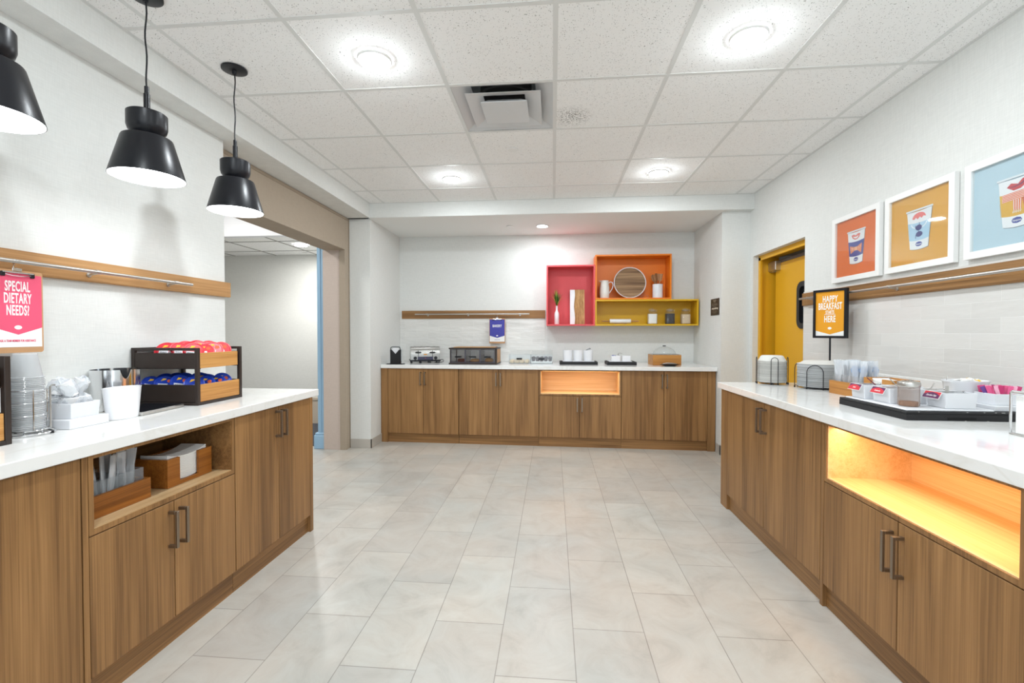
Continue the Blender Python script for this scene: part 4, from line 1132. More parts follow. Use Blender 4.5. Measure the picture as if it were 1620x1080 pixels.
# sign on a pole
t = thing('counter_sign', 'black framed happy breakfast starts here sign on a thin pole', 'sign', (1.896, 3.330, ZT), -radians(68))
g = G(); g.lathe([(0, 0), (.034, 0), (.034, .006), (.01, .010), (0, .010)], 32); g.build('foot', M['black'], t)
g = G(); g.cyl((0, 0, .008), (0, 0, .34), .006, 14); g.build('pole', M['black'], t)
SW, S0, S1 = .240 / 2, .330, .665
g = G(); ring(g, [(-SW, S0), (SW, S0), (SW, S1), (-SW, S1)], [(-SW + .016, S0 + .016), (SW - .016, S0 + .016), (SW - .016, S1 - .016), (-SW + .016, S1 - .016)], -.012, .010)
g.box(-SW + .01, SW - .01, .002, .009, S0 + .01, S1 - .01); g.build('frame', M['black'], t, smooth=0)
g = G(); g.box(-SW + .015, SW - .015, -.004, .001, S0 + .015, S1 - .015); sh = g.build('paper_sheet', M['paper'], t, smooth=0)
pw = SW - .016; z0, z1 = S0 + .016, S1 - .016
g = G(); g.prism([(-pw, z1), (-pw, z0 + .036), (0, z0 + .010), (pw, z0 + .036), (pw, z1)], -.0048, -.0042); g.build('orange_panel', mat('print_orange', (226, 154, 30), .6), sh, smooth=0)
for s, size, z, k in (('HAPPY', .060, z1 - .052, .56), ('BREAKFAST', .064, z1 - .102, .475), ('STARTS', .031, z1 - .142, .54), ('HERE', .062, z1 - .190, .54)):
    text('lettering', s, size, 0, z, -.0050, M['paper'], sh, sx=k, bold=size * .024, spacing=1.10)
g = G(); g.box(-.040, .040, -.0054, -.0049, z1 - .158, z1 - .155); g.prism([(.014 * cos(a * pi / 6), z0 + .052 + .009 * sin(a * pi / 6)) for a in range(12)], -.0054, -.0049); g.build('rule_and_badge', M['paper'], sh, smooth=0)

# cutlery caddy: local x = world -Y, local y = world +X
t = thing('cutlery_caddy', 'honey wooden caddy with clear bins of wrapped cutlery on the right counter', 'caddy', (1.690, 2.972, ZT), -pi / 2 + radians(3))
CW, CD = .243, .19
g = G(); h = .078; g.box(0, CW, 0, .012, 0, h, .001); g.box(0, CW, CD - .012, CD, 0, h, .001); g.box(0, .012, .012, CD - .012, 0, h); g.box(CW - .012, CW, .012, CD - .012, 0, h); g.box(.012, CW - .012, .012, CD - .012, 0, .008)
g.build('wooden_box', M['honey'], t, smooth=0)
for k in range(3):
    a = .015 + k * .0715; b = a + .069; g = G()
    g.box(a, b, .016, .0175, .009, .118); g.box(a, b, CD - .0175, CD - .016, .009, .118); g.box(a, a + .0015, .018, CD - .018, .009, .118); g.box(b - .0015, b, .018, CD - .018, .009, .118)
    g.build('clear_bin', M['acrylic'], t, smooth=0)
TT = Matrix.Translation((1.690, 2.972, ZT)) @ Matrix.Rotation(-pi / 2 + radians(3), 4, 'Z')
rr = random.Random(9)
for k, (kind, m, word) in enumerate((('fork', 'cut_white', 'white'), ('knife', 'cut_black', 'black'), ('spoon', 'cut_blue', 'pale blue'))):
    for q in range(8):
        p = TT @ Vector((.015 + k * .0715 + .014 + (q % 4) * .013, .045 + (q // 4) * .07 + rr.uniform(-.01, .01), .012))
        if kind == 'knife' and q > 4: continue
        wrapped_utensil(kind, m, '%s %s in a clear sleeve in the caddy on the right counter' % (word, kind), 'wrapped %ss on the right counter' % kind, p, (rr.uniform(-.10, .10), rr.uniform(-.12, .12), rr.uniform(-1.6, -.3)), .015)

# napkin holder with a low front, at the wall
T2 = napkin_holder('honey wooden holder full of napkins against the right wall tiles', (1.732, 2.724, ZT), -pi / 2, .214, .135, .120, 'honey', (.24, .66), 10, .0095, 'napkins in the right counter holder', 'white paper napkin stacked in the wooden holder on the right counter', .008)

# black riser tray with white melamine trays and topping bins
t = thing('riser_tray', 'black wooden riser tray under the topping bins, chipped along its edge', 'tray', (1.474, 2.052, ZT), 0)
# local x = world X (into counter), y = world Y
g = G(); g.box(0, .52, 0, .45, .026, .036, .002); g.box(0, .52, 0, .012, 0, .026); g.box(0, .52, .438, .45, 0, .026); g.box(0, .012, .012, .438, 0, .026); g.box(.508, .52, .012, .438, 0, .026)
o = g.build('tray_body', M['blackm'], t)
g = G(); rr = random.Random(2)
for k in range(10): x = rr.uniform(.02, .5); g.box(x, x + rr.uniform(.003, .012), -.0006, .002, .0352 if k % 2 else .0, .0366 if k % 2 else .0012)
g.build('chipped_edge', mat('chipped_paint', (200, 198, 194), .8), t, smooth=0)
g = G(); g.box(.16, .27, -.0008, .001, .004, .014); g.build('hand_slot', mat('slot_dark', (4, 4, 4), .8), t, smooth=0)
ZR = ZT + .0362
def melamine_tray(label, x0, x1, y0, y1, z=ZR):
    g = G(); g.box(x0, x1, y0, y1, z, z + .008, .003)
    tag(g.build('melamine_tray', M['plastic']), label, 'tray')
melamine_tray('shallow white melamine tray at the front of the black riser', 1.488, 1.830, 2.070, 2.478)
ZB = ZR + .0085
def lettered_card(t, w, lab, purple_top, loc, rzl):
    Tm = Matrix.Translation(loc) @ Matrix.Rotation(rzl, 4, 'Z') @ Matrix.Rotation(radians(-28), 4, 'X')
    c = G(); c.box(-w / 2, w / 2, -.001, .0, -.034, 0, T=Tm); card = c.build('name_card', M['paper'], t, smooth=0)
    a, b = ((206, 44, 58), (92, 36, 84)) if not purple_top else ((92, 36, 84), (206, 44, 58))
    c = G(); c.prism([(-w / 2 + .002, -.032), (w / 2 - .002, -.032), (w / 2 - .002, -.002), (-w / 2 + .002, -.002)], -.0016, -.0012, T=Tm); c.build('card_ground', mat('card_ground', b, .5), card, smooth=0)
    c = G(); c.prism([(-w / 2 + .002, -.0318), (w / 2 - .002, -.0318), (w / 2 - .002, -.018), (w * .25, -.009), (0, -.005), (-w * .25, -.009), (-w / 2 + .002, -.018)], -.0021, -.0017, T=Tm); c.build('card_arch', mat('card_arch', a, .5), card, smooth=0)
    text('card_lettering', lab, .0115, 0, -.020, -.0022, M['paper'], card, sx=.68, shear=.25, T=Tm)
def topping_bin(label, x0, y0, w, d, h, card=None, spoon=True, lidc=None):
    # w along world X, d along world Y ; front is the -Y side, card on the -X side
    t = thing('topping_bin', label, 'bin', (x0, y0, ZB))
    g = G(); k = .003
    vs = []
    def lv(s, z, kk): return [(s + kk, s + kk, z), (w - s - kk, s + kk, z), (w - s - kk, d - s - kk, z), (s + kk, d - s - kk, z)]
    vs = lv(.004, 0, 0) + lv(0, h, 0) + lv(0, h, k) + lv(.004, k, k); fs = [(0, 1, 2, 3), (12, 13, 14, 15)]
    for a in (0, 4, 8):
        for i in range(4): j = (i + 1) % 4; fs.append((a + i, a + j, a + 4 + j, a + 4 + i))
    g.add(vs, fs); o = g.build('bin', M['plastic'], t, smooth=0); bv = o.modifiers.new('bevel', 'BEVEL'); bv.width = .003; bv.segments = 3
    g = G(); g.box(k + .001, w - k - .001, k + .001, d - k - .001, h - .006, h - .001, .001)
    g.build('clear_lid', M['acrylic'], t)
    g = G(); g.box(k + .003, w - k - .003, k + .003, d - k - .003, .006, h * .62); g.build('topping', mat('topping', lidc or (170, 120, 80), .8, noise=.4, nscale=200), t, smooth=0)
    if spoon:
        g = G(); g.cyl((.01, d * .55, h + .002), (w - .01, d * .55, h + .002), .0016, 8); g.sphere((w - .006, d * .55, h + .002), .0042, 10); g.build('hinge_wire', M['chrome'], t)
    if card: lettered_card(t, min(d, .095) * .98 if d < .1 else .088, card[0], card[1], (-.004, d * .5, h + .002), -pi / 2)
    return t
b1 = topping_bin('white topping bin at the far end of the black riser, shortest red card', 1.505, 2.362, .115, .100, .068, ('Dried', False), lidc=(120, 60, 50))
b2 = topping_bin('white topping bin with a wide red card behind the glass shaker', 1.520, 2.215, .150, .115, .068, ('Cranberries', False), lidc=(140, 50, 50))
b3 = topping_bin('white topping bin with a purple card, beside the glass shaker', 1.652, 2.085, .125, .110, .066, ('Chocolate Chips', True), lidc=(60, 36, 26))
b4 = topping_bin('cardless white topping bin in the back row of the riser, behind the purple-card bin', 1.700, 2.225, .110, .110, .060, lidc=(190, 150, 100))
b5 = topping_bin('cardless white topping bin in the back row of the riser, nearest the napkins', 1.655, 2.365, .125, .100, .060, lidc=(200, 170, 120))
# scoop handles
def scoop(label, p, q, w, m):
    t = thing('scoop', label, 'scoop', p)
    d = Vector(q) - Vector(p); T = d.to_track_quat('Z', 'Y').to_matrix().to_4x4()
    g = G(); g.box(-w / 2, w / 2, -.0015, .0015, 0, d.length, .001, T=T); g.build('handle', M[m], t)
    g = G(); g.lathe([(0, -.004), (.010, 0), (.012, .010), (.009, .008), (0, .003)], 14, T=Matrix.Translation((0, 0, -.012))); g.build('scoop_head', M[m], t)
M['maroon'] = mat('maroon_plastic', (110, 34, 56), .35)
scoop('maroon scoop handle sticking out of the far topping bin', (1.585, 2.395, ZB + .060), (1.560, 2.43, ZB + .098), .009, 'maroon')
scoop('steel scoop leaning out of the bin with the wide red card', (1.600, 2.262, ZB + .060), (1.565, 2.290, ZB + .112), .013, 'steel')
scoop('upright steel scoop between the back bins behind the shaker', (1.665, 2.300, ZB + .055), (1.668, 2.300, ZB + .104), .013, 'steel')
scoop('steel scoop leaning right behind the shaker lid', (1.680, 2.215, ZB + .050), (1.700, 2.205, ZB + .098), .013, 'steel')
scoop('short steel scoop standing in the purple-card bin', (1.700, 2.14, ZB + .060), (1.700, 2.14, ZB + .092), .014, 'steel')
# shaker
t = thing('glass_shaker', 'ribbed glass shaker with a steel lid and brown sugar in the bottom', 'shaker', (1.560, 2.160, ZB))
n = 48; g = G(); prof = [(.0, .0), (.034, .0), (.037, .004), (.037, .082), (.0385, .090), (.036, .094)]
vs = []; fs = []
for r_, z in prof[1:]:
    for i in range(n): q = r_ + (.0014 * cos(i * pi) if .003 < z < .085 else 0); vs.append((q * cos(2 * pi * i / n), q * sin(2 * pi * i / n), z))
for j in range(len(prof) - 2):
    for i in range(n): k = (i + 1) % n; fs.append((j * n + i, j * n + k, (j + 1) * n + k, (j + 1) * n + i))
fs.append(tuple(range(n))); g.add(vs, fs); g.build('glass_body', glassy('ribbed_glass', (186, 160, 144), .30, .06), t)
g = G(); g.lathe([(0, .002), (.033, .002), (.033, .020), (0, .023)], 32); g.build('brown_sugar', mat('brown_sugar', (138, 92, 60), .9, noise=.3, nscale=300), t)
g = G(); g.lathe([(.040, .086), (.041, .088), (.041, .102), (.038, .107), (.020, .111), (0, .112)], 48, cap0=False); lid = g.build('steel_lid', M['steel'], t)
g = G()
for k in range(9): a = k * 2 * pi / 8; r_ = .014 if k < 8 else 0; g.lathe([(0, .1113), (.0022, .1113), (.0022, .1123), (0, .1123)], 8, c=(r_ * cos(a), r_ * sin(a), 0))
g.build('lid_holes', M['black'], lid)
# butter bowl: oval white tub with creamer / butter packets
t = thing('oval_tub', 'white oval tub of small white and yellow spread packets', 'tub', (1.885, 2.275, ZR))
g = G(); g.lathe([(0, 0), (.070, 0), (.074, .004), (.086, .100), (.092, .108), (.092, .113), (.086, .113), (.080, .102), (.068, .008), (0, .008)], 56, sx=1.0, sy=.72); g.build('tub', M['ceramic'], t)
g = G(); g.cyl((-.08, 0.0, .108), (-.08, 0, .132), .0014, 8); g.build('card_clip', M['chrome'], t)
rr = random.Random(8); pk = None
for k in range(12):
    a = rr.uniform(0, 2 * pi); r_ = rr.uniform(.0, .055)
    p = (1.885 + r_ * cos(a), 2.275 + r_ * sin(a) * .65, ZR + .098 + rr.uniform(0, .016))
    if pk is None:
        pk = thing('spread_packet', 'small white packet with yellow print in the oval tub', 'packet', p, 0, 'spread packets in the oval tub')
        g = G(); g.box(-.017, .017, -.012, .012, 0, .007, .002); g.build('packet', M['paper'], pk)
        g = G(); g.box(-.010, .006, -.008, .002, .0072, .0076); g.build('yellow_print', M['label_yellow'], pk, smooth=0)
    else: q = dup(pk, p, (rr.uniform(-.5, .5), rr.uniform(-.5, .5), rr.uniform(0, 3)))
# sweetener bin and pink packets
sb = square_box('white square bin on a slab full of pink sweetener packets', (1.922, 2.158, ZR), .115, .100, .048, slab=(.150, .135, .022))
rr = random.Random(6); pk = {}
M['pink'] = mat('pink_packet', (226, 92, 142), .5); M['purple'] = mat('purple_packet', (112, 72, 150), .5)
M['pink2'] = mat('pale_pink_packet', (244, 178, 202), .5); M['magenta'] = mat('magenta_packet', (196, 48, 108), .5)
for k in range(30):
    col = 'purple' if k in (17, 20, 12) else ('pink', 'pink2', 'magenta')[k % 3]
    x = 1.887 + .0135 * (k % 6) + rr.uniform(-.003, .003); y = 2.126 + .0155 * (k // 6) + rr.uniform(-.003, .003)
    rot = (rr.uniform(-.12, .12) + .08 * (k // 6 - 2), rr.uniform(-.12, .12) + .13 * (k % 6 - 2.5), rr.uniform(-.9, .3))
    if col not in pk:
        g = G(); g.box(-.008, .008, -.0014, .0014, 0, .070, .0010); g.box(-.0075, .0075, -.0018, .0018, .014, .016); g.box(-.0075, .0075, -.0018, .0018, .056, .0575)
        o = tag(g.build('sweetener_packet', M[col], loc=(x, y, ZR + .034)), 'slim %s sweetener packet standing in the white bin' % {'pink2': 'pale pink'}.get(col, col), 'packet', '%s sweetener packets' % {'pink2': 'pale pink'}.get(col, col)); pk[col] = o
    else:
        o = pk[col].copy(); COL.objects.link(o); o.location = (x, y, ZR + .034)
    o.rotation_euler = rot
# chrome napkin dispenser at the right edge
t = thing('napkin_dispenser', 'chrome framed napkin dispenser cut off by the right edge', 'dispenser', (1.648, 1.805, ZT), 0)
g = G()
for y in (-.105, 0.0):
    pass
arc = [(0, 0, .005), (0, 0, .150), (.004, 0, .155)] + [(.004 + .125 * sin(a * pi / 16), 0, .030 + .125 * cos(a * pi / 16)) for a in range(1, 9)] + [(.129, 0, .005)]
g.tube(arc, .004, 10); g.tube([(p[0], p[1] - .11, p[2]) for p in arc], .004, 10)
g.tube([(0, 0, .150), (0, -.11, .150)], .0035, 8)
g.build('chrome_frame', M['chrome'], t)
g = G(); g.box(-.002, .132, -.114, .004, 0, .005, .001); g.build('base_plate', M['steel'], t)
g = G(); g.prism([(.008, .006), (.008, .140)] + [(.008 + .112 * sin(a * pi / 16), .030 + .112 * cos(a * pi / 16)) for a in range(1, 9)] + [(.120, .006)], -.100, -.010); g.build('folded_napkin_block', M['paper'], t, smooth=20)
# ---------------------------------------------------------------- alcove: wall boxes and what is on them
YS = 5.62
def wallbox(label, x0, x1, z0, z1, m, th=.018):
    t = thing('box_shelf', label, 'shelf', (x0, YS, z0), 0)
    w, h, d = x1 - x0, z1 - z0, YB - YS - .001
    g = G(); ring(g, [(0, 0), (w, 0), (w, h), (0, h)], [(th, th), (w - th, th), (w - th, h - th), (th, h - th)], 0, d); g.build('box_frame', M[m], t, smooth=0)
    g = G(); g.box(th, w - th, d - .008, d, th, h - th); g.build('back_panel', M[m], t, smooth=0)
    return z0 + th
ZRED = wallbox('tall coral red box shelf on the alcove wall', -.079, .508, 1.360, 2.096, 'red_box')
ZOR = wallbox('large orange box shelf, topmost on the alcove wall', .510, 1.408, 1.6755, 2.214, 'orange_box')
ZYE = wallbox('long low yellow box shelf below the orange one', .510, 1.722, 1.360, 1.6735, 'yellow_box')
e = .0004
# vase with grass
t = thing('bud_vase', 'slim white bottle vase in the coral box shelf', 'vase', (.048, 5.72, ZRED + e))
g = G(); g.lathe([(0, 0), (.027, 0), (.029, .003), (.029, .120), (.026, .140), (.015, .168), (.0125, .180), (.0125, .226), (.0138, .229), (.0118, .229), (.0108, .18), (0, .17)], 36); g.build('vase', M['ceramic'], t)
t = thing('grass_bunch', 'bunch of green grass blades standing in the slim white vase', 'plant', (.048, 5.72, ZRED + .21))
rr = random.Random(12)
M['grass1'] = mat('grass_dark', (50, 96, 34), .6); M['grass2'] = mat('grass_light', (150, 186, 56), .6)
for k in range(84):
    a = rr.uniform(0, 2 * pi); sp = rr.uniform(.01, .105); h = rr.uniform(.17, .275) * (1 - sp * 2.6); w = rr.uniform(.003, .0056)
    vs = []; n = 6; ca, sa = cos(a), sin(a)
    for i in range(n + 1):
        u = i / n; r_ = sp * u ** 1.7 + .004 * u; z = h * (u - .12 * u * u * (sp / .05)); ww = w * (1 - u ** 2 * .95)
        vs += [(ca * r_ - sa * ww, sa * r_ + ca * ww, z), (ca * r_ + sa * ww, sa * r_ - ca * ww, z), (ca * (r_ + .0008), sa * (r_ + .0008), z + .0006)]
    fs = []
    for i in range(n):
        o = i * 3; p = o + 3
        fs += [(o, o + 2, p + 2, p), (o + 2, o + 1, p + 1, p + 2), (o, p, p + 1, o + 1)]
    g = G(); g.add(vs, fs); g.build('blade', M['grass2' if k % 3 == 0 else 'grass1'], t, smooth=0)
# board
t = thing('serving_board', 'tall marble-edged wooden board leaning in the coral box shelf', 'board', (.213, 5.745, ZRED + e))
Tt = Matrix.Rotation(radians(-6), 4, 'X')
M['burl'] = wood('mango_wood', (196, 158, 106), (172, 130, 78), (128, 90, 48), 'Z', .45, 2.2)
M['marble'] = mat('white_marble', (226, 228, 232), .25, noise=.10, nscale=14)
pts = [(.055 + .006 * sin(i * .9), .436 * i / 10) for i in range(11)]
g = G(); g.prism([(0, 0)] + pts + [(0, .436)], 0, .015, T=Tt); g.build('marble_strip', M['marble'], t, smooth=0)
g = G(); g.prism([(.180, 0), (.180, .436)] + [(x + .0004, z) for x, z in pts[::-1]], 0, .015, T=Tt); g.build('wood_panel', M['burl'], t, smooth=0)
# pitcher
t = thing('white_pitcher', 'white speckled ceramic pitcher in the orange box shelf', 'pitcher', (.630, 5.715, ZOR + e))
g = G(); g.lathe([(0, 0), (.052, 0), (.056, .006), (.060, .07), (.058, .13), (.050, .175), (.047, .200), (.051, .218), (.048, .218), (.044, .2), (.052, .07), (0, .01)], 40)
g.add([(-.046, -.016, .196), (-.046, .016, .196), (-.066, 0, .216), (-.047, -.02, .218), (-.047, .02, .218)], [(0, 1, 2), (0, 2, 3), (1, 4, 2), (2, 4, 3)])
g.build('body', mat('speckled_glaze', (228, 227, 222), .25, noise=.08, nscale=90), t)
g = G(); g.tube([(.047, 0, .188), (.070, 0, .202), (.095, 0, .196), (.104, 0, .165), (.096, 0, .125), (.074, 0, .090), (.056, 0, .062)], [.006, .006, .0055, .005, .005, .0055, .006], 10); g.build('handle', M['ceramic'], t)
# round beaded tray
t = thing('round_tray', 'round wooden tray with a white beaded rim propped in the orange box shelf', 'tray', (.936, 5.715, ZOR + e + .192))
Tt = Matrix.Rotation(radians(-9), 4, 'X') @ Matrix.Rotation(pi / 2, 4, 'X')
g = G(); g.lathe([(0, -.006), (.184, -.006), (.184, .004), (.176, .004), (.174, 0), (0, 0)], 64, T=Tt); g.build('tray_disc', wood('weathered_wood', (178, 150, 116), (146, 116, 84), (100, 74, 50), 'X', .6, 1.6), t)
g = G()
for k in range(76):
    a = 2 * pi * k / 76; p = Tt @ Vector((.189 * cos(a), .189 * sin(a), .003)); g.sphere(p, .0076, 8)
o = g.build('bead_rim', M['ceramic'], t)
g = G(); g.tube([(.02, -.055, -.190), (.02, .03, -.190), (.045, .055, -.08)], .002, 6); g.tube([(-.03, -.055, -.190), (-.03, .03, -.190), (-.005, .055, -.08)], .002, 6); g.tube([(.02, -.055, -.190), (.02, -.055, -.172), (-.03, -.055, -.172), (-.03, -.055, -.190)], .002, 6); g.build('wire_easel', M['chrome'], t)
# bead strand beside the tray
t = thing('bead_loop', 'loop of clear beads lying beside the round tray', 'beads', (1.105, 5.680, ZOR + e))
g = G(); pts = [(.045 * cos(a), .012 * sin(a), .020 + .018 * sin(a * 1.0)) for a in [2 * pi * k / 24 for k in range(24)]]
g.tube(pts, .0012, 6, closed=True)
for p in pts[::2]: g.sphere(p, .0038, 8)
g.build('bead_string', M['acrylic'], t)
# utensil crock
t = thing('marble_crock', 'round marble crock holding wooden utensils', 'crock', (1.267, 5.715, ZOR + e))
g = G(); g.lathe([(0, 0), (.058, 0), (.060, .002), (.060, .166), (.058, .168), (.052, .168), (.050, .164), (.050, .010), (0, .010)], 40); g.build('crock', M['marble'], t)
M['spoonwood'] = wood('spoon_wood', (176, 128, 84), (150, 102, 62), (112, 74, 42), 'Z', .55)
def wu(kind, label, dx, dy, lean, yaw):
    o0 = [(-.005, 0), (.005, 0), (.006, .19)]
    if kind == 'spoon': pts = o0 + [(.020, .215), (.024, .240), (.017, .272), (0, .284), (-.017, .272), (-.024, .240), (-.020, .215), (-.006, .19)]
    elif kind == 'spatula': pts = o0 + [(.020, .205), (.026, .275), (.022, .282), (-.022, .282), (-.026, .275), (-.020, .205), (-.006, .19)]
    else: pts = o0 + [(.012, .21), (.013, .285), (0, .292), (-.013, .285), (-.012, .21), (-.006, .19)]
    g = G(); g.prism([(x * 1.25, z) for x, z in pts], -.003, .003); o = tag(g.build('wooden_' + kind, M['spoonwood'], loc=(1.267 + dx, 5.715 + dy, ZOR + .013), smooth=0), label, kind); o.rotation_euler = (0, lean, yaw)
wu('spoon', 'wooden spoon leaning left out of the marble crock', .010, .0, -.26, .1)
wu('paddle', 'narrow wooden paddle, tallest in the marble crock', .0, .012, -.07, .25)
wu('spatula', 'wide wooden spatula in the middle of the marble crock', .004, -.012, .08, -.1)
wu('stirrer', 'thin wooden stirrer leaning right out of the marble crock', .006, .004, .20, .9)
# rolling pin
t = thing('rolling_pin', 'marble rolling pin with thin wooden handles in the yellow box shelf', 'rolling pin', (.820, 5.70, ZYE + .0365))
Tt = Matrix.Rotation(pi / 2, 4, 'Y')
g = G(); g.lathe([(0, -.126), (.025, -.126), (.027, -.123), (.027, .123), (.025, .126), (0, .126)], 32, T=Tt); g.build('roller', M['marble'], t)
for s in (-1, 1):
    g = G(); g.lathe([(0, .127), (.006, .127), (.010, .15), (.0095, .19), (.006, .222), (0, .226)], 16, T=Matrix.Rotation(s * pi / 2, 4, 'Y')); g.build('handle', M['oak'], t)
g = G()
for s in (-.06, .06): g.box(s - .006, s + .006, -.03, .03, -.0360, -.0275)
g.box(-.075, .075, -.03, .03, -.0362, -.0325); g.build('wooden_cradle', M['oak'], t, smooth=0)
# jars
def jar(label, x, mc, nz, bumpy):
    t = thing('glass_jar', label, 'jar', (x, 5.70, ZYE + e))
    w = .056
    def sq(r, z, k=.35): 
        return [(r * (abs(cos(a)) ** k) * (1 if cos(a) > 0 else -1), r * (abs(sin(a)) ** k) * (1 if sin(a) > 0 else -1), z) for a in [2 * pi * (i + .5) / 32 for i in range(32)]]
    def loft(rings, name, m, parent):
        g = G(); vs = []; n = 32
        for r_ in rings: vs += r_
        fs = [(j * n + i, j * n + (i + 1) % n, (j + 1) * n + (i + 1) % n, (j + 1) * n + i) for j in range(len(rings) - 1) for i in range(n)] + [tuple(range(n)), tuple((len(rings) - 1) * n + i for i in range(n))]
        g.add(vs, fs); return g.build(name, m, parent)
    loft([sq(.050, 0), sq(.054, .004), sq(.054, .125), sq(.050, .140, .7), sq(.040, .152, 1), sq(.040, .162, 1)], 'glass_body', M['glass'], t)
    loft([sq(.046, .004), sq(.050, .008), sq(.050, .118 + nz), sq(.046, .122 + nz)], 'contents', mc, t)
    g = G(); g.lathe([(0, .1625), (.043, .1625), (.045, .166), (.045, .176), (.040, .182), (.012, .184), (.012, .190), (0, .191)], 32); lid = g.build('glass_lid', M['acrylic'], t)
    g = G(); g.tube(circ(.0425, .160, 28), .0022, 6, closed=True); g.tube([(.0425, 0, .160), (.054, 0, .150), (.054, 0, .176)], .0016, 6); g.build('wire_clamp', M['steel'], lid)
jar('square glass jar of white sugar, leftmost in the yellow box shelf', 1.202, mat('sugar', (236, 234, 230), .9), 0, 0)
jar('square glass jar of dark coffee beans in the yellow box shelf', 1.408, mat('coffee_beans', (34, 26, 26), .5, noise=.5, nscale=160, bump=1.0, bscale=160), .004, 1)
jar('square glass jar of pale oats, rightmost in the yellow box shelf', 1.592, mat('oats', (206, 184, 156), .9, noise=.35, nscale=170, bump=1.0, bscale=170), -.006, 1)

# ---------------------------------------------------------------- things on the alcove counter
# bagel slicer
t = thing('bagel_slicer', 'black and white bagel slicer at the left end of the alcove counter', 'bagel slicer', (-1.838, 5.235, ZT))
g = G(); g.box(-.095, .095, -.045, .055, 0, .008, .002); g.build('base', M['black'], t)
g = G(); a = rrect(-.072, .072, .008, .215, .045); g.prism(a, .030, .045); g.build('clear_shield', M['acrylic'], t)
g = G(); g.prism([(-.058, .008), (.058, .008), (.058, .172), (.050, .172), (.004, .118), (-.004, .118), (-.050, .172), (-.058, .172)], -.020, .028); g.build('cradle', M['blackm'], t, smooth=0)
g = G(); ring(g, rrect(-.060, .060, .010, .205, .02), rrect(-.053, .053, .017, .198, .014), -.006, .0); g.build('blade_frame', M['black'], t, smooth=0)
g = G(); g.prism([(-.046, .172), (.0, .122), (.046, .172), (.03, .19), (-.03, .19)], -.002, .024); g.build('blade_guard', M['ceramic'], t, smooth=0)
# toaster
t = thing('toaster', 'chrome four-slot toaster on the alcove counter', 'toaster', (-1.588, 5.585, ZT), radians(20))
g = G(); w, d = .175, .125
prof = [(-d, .035), (-d, .155), (-d + .012, .185), (-d + .04, .197), (d - .04, .197), (d - .012, .185), (d, .155), (d, .035)]
Tx = Matrix.Rotation(pi / 2, 4, 'Z')
g.prism(prof, -w, w, T=Tx); g.build('shell', mat('toaster_steel', (150, 148, 144), .2, 1.0), t, smooth=30)
g = G(); g.box(-w - .010, w + .010, -d - .012, d + .012, .020, .040, .006); g.build('base', M['black'], t)
for x in (-w, -w / 3, w / 3, w):
    for y in (-d, d): g = G(); g.lathe([(0, 0), (.008, 0), (.008, .021), (0, .021)], 12, c=(x * .93, y, 0)); g.build('foot', M['black'], t)
for k in range(4):
    g = G(); x = -.12 + .08 * k; g.box(x - .016, x + .016, -.075, .075, .1965, .2005, .001); sl = g.build('slot_rim', M['steel'], t)
    g = G(); g.box(x - .011, x + .011, -.070, .070, .1985, .2012); g.build('slot', M['black'], sl)
for k in (-1, 1):
    g = G(); g.box(k * .085 - .003, k * .085 + .003, -d - .003, -d, .07, .155); g.build('lever_track', M['black'], t)
    g = G(); g.lathe([(0, 0), (.036, 0), (.038, .004), (.030, .010), (0, .011)], 24, c=(k * .085, -d - .022, .128), sy=.62); g.box(k * .085 - .004, k * .085 + .004, -d - .02, -d, .126, .134); g.build('lever', M['black'], t)
    g = G(); g.cyl((k * .122, -d - .022, .062), (k * .122, -d, .062), .020, 24); g.build('knob', M['black'], t)
g = G(); g.box(-.092, .092, -d - .005, -d, .036, .078, .004); g.build('control_panel', mat('toaster_panel', (60, 60, 82), .35), t)
g = G(); g.box(-.02, .02, -d - .0015, -d, .098, .112); g.build('badge', mat('badge_amber', (206, 140, 50), .4), t, smooth=0)
g = G(); g.cyl((0, -d - .008, .060), (0, -d - .004, .060), .005, 12); g.build('red_button', mat('red_button', (190, 60, 60), .4), t)
g = G(); g.tube([(w, .02, .03), (w + .03, .015, .034), (w + .055, 0, .028), (w + .058, -.02, .012), (w + .035, -.03, .005), (w - .01, -.035, .004), (w - .05, -.03, .004)], .0035, 8); tag(g.build('power_cord', M['black'], loc=(-1.590, 5.640, ZT)), 'black power cord looping beside the chrome toaster', 'cord')
# bakery case
t = thing('bakery_case', 'dark framed bakery case with three clear doors', 'bakery case', (-1.205, 5.300, ZT), -.02)
W_, D_, H_ = .560, .33, .192
g = G(); g.box(-.012, W_, -.012, D_, 0, .016, .002); g.box(-.012, W_, -.012, D_, H_ - .016, H_, .002); g.build('case_plate', M['espresso'], t)
g = G(); g.box(W_ - .026, W_ - .002, 0, .020, .016, H_ - .016); g.box(0, .010, 0, .012, .016, H_ - .016); g.box(0, .012, D_ - .012, D_, .016, H_ - .016); g.box(W_ - .016, W_ - .004, D_ - .014, D_, .016, H_ - .016); g.build('corner_post', M['espresso'], t, smooth=0)
g = G(); g.box(W_ - .010, W_ - .002, .022, D_ - .016, .017, H_ - .017); g.build('side_panel', M['oak'], t, smooth=0)
g = G(); g.box(.002, .008, .014, D_ - .014, .017, H_ - .017); g.box(.013, W_ - .017, D_ - .008, D_ - .004, .017, H_ - .017); g.build('smoked_panel', M['smoke'], t, smooth=0)
g = G(); g.box(.03, W_ - .04, .05, D_ - .02, H_ + .0002, H_ + .008, .002); g.build('top_board', M['oak'], t, smooth=0)
foods = []
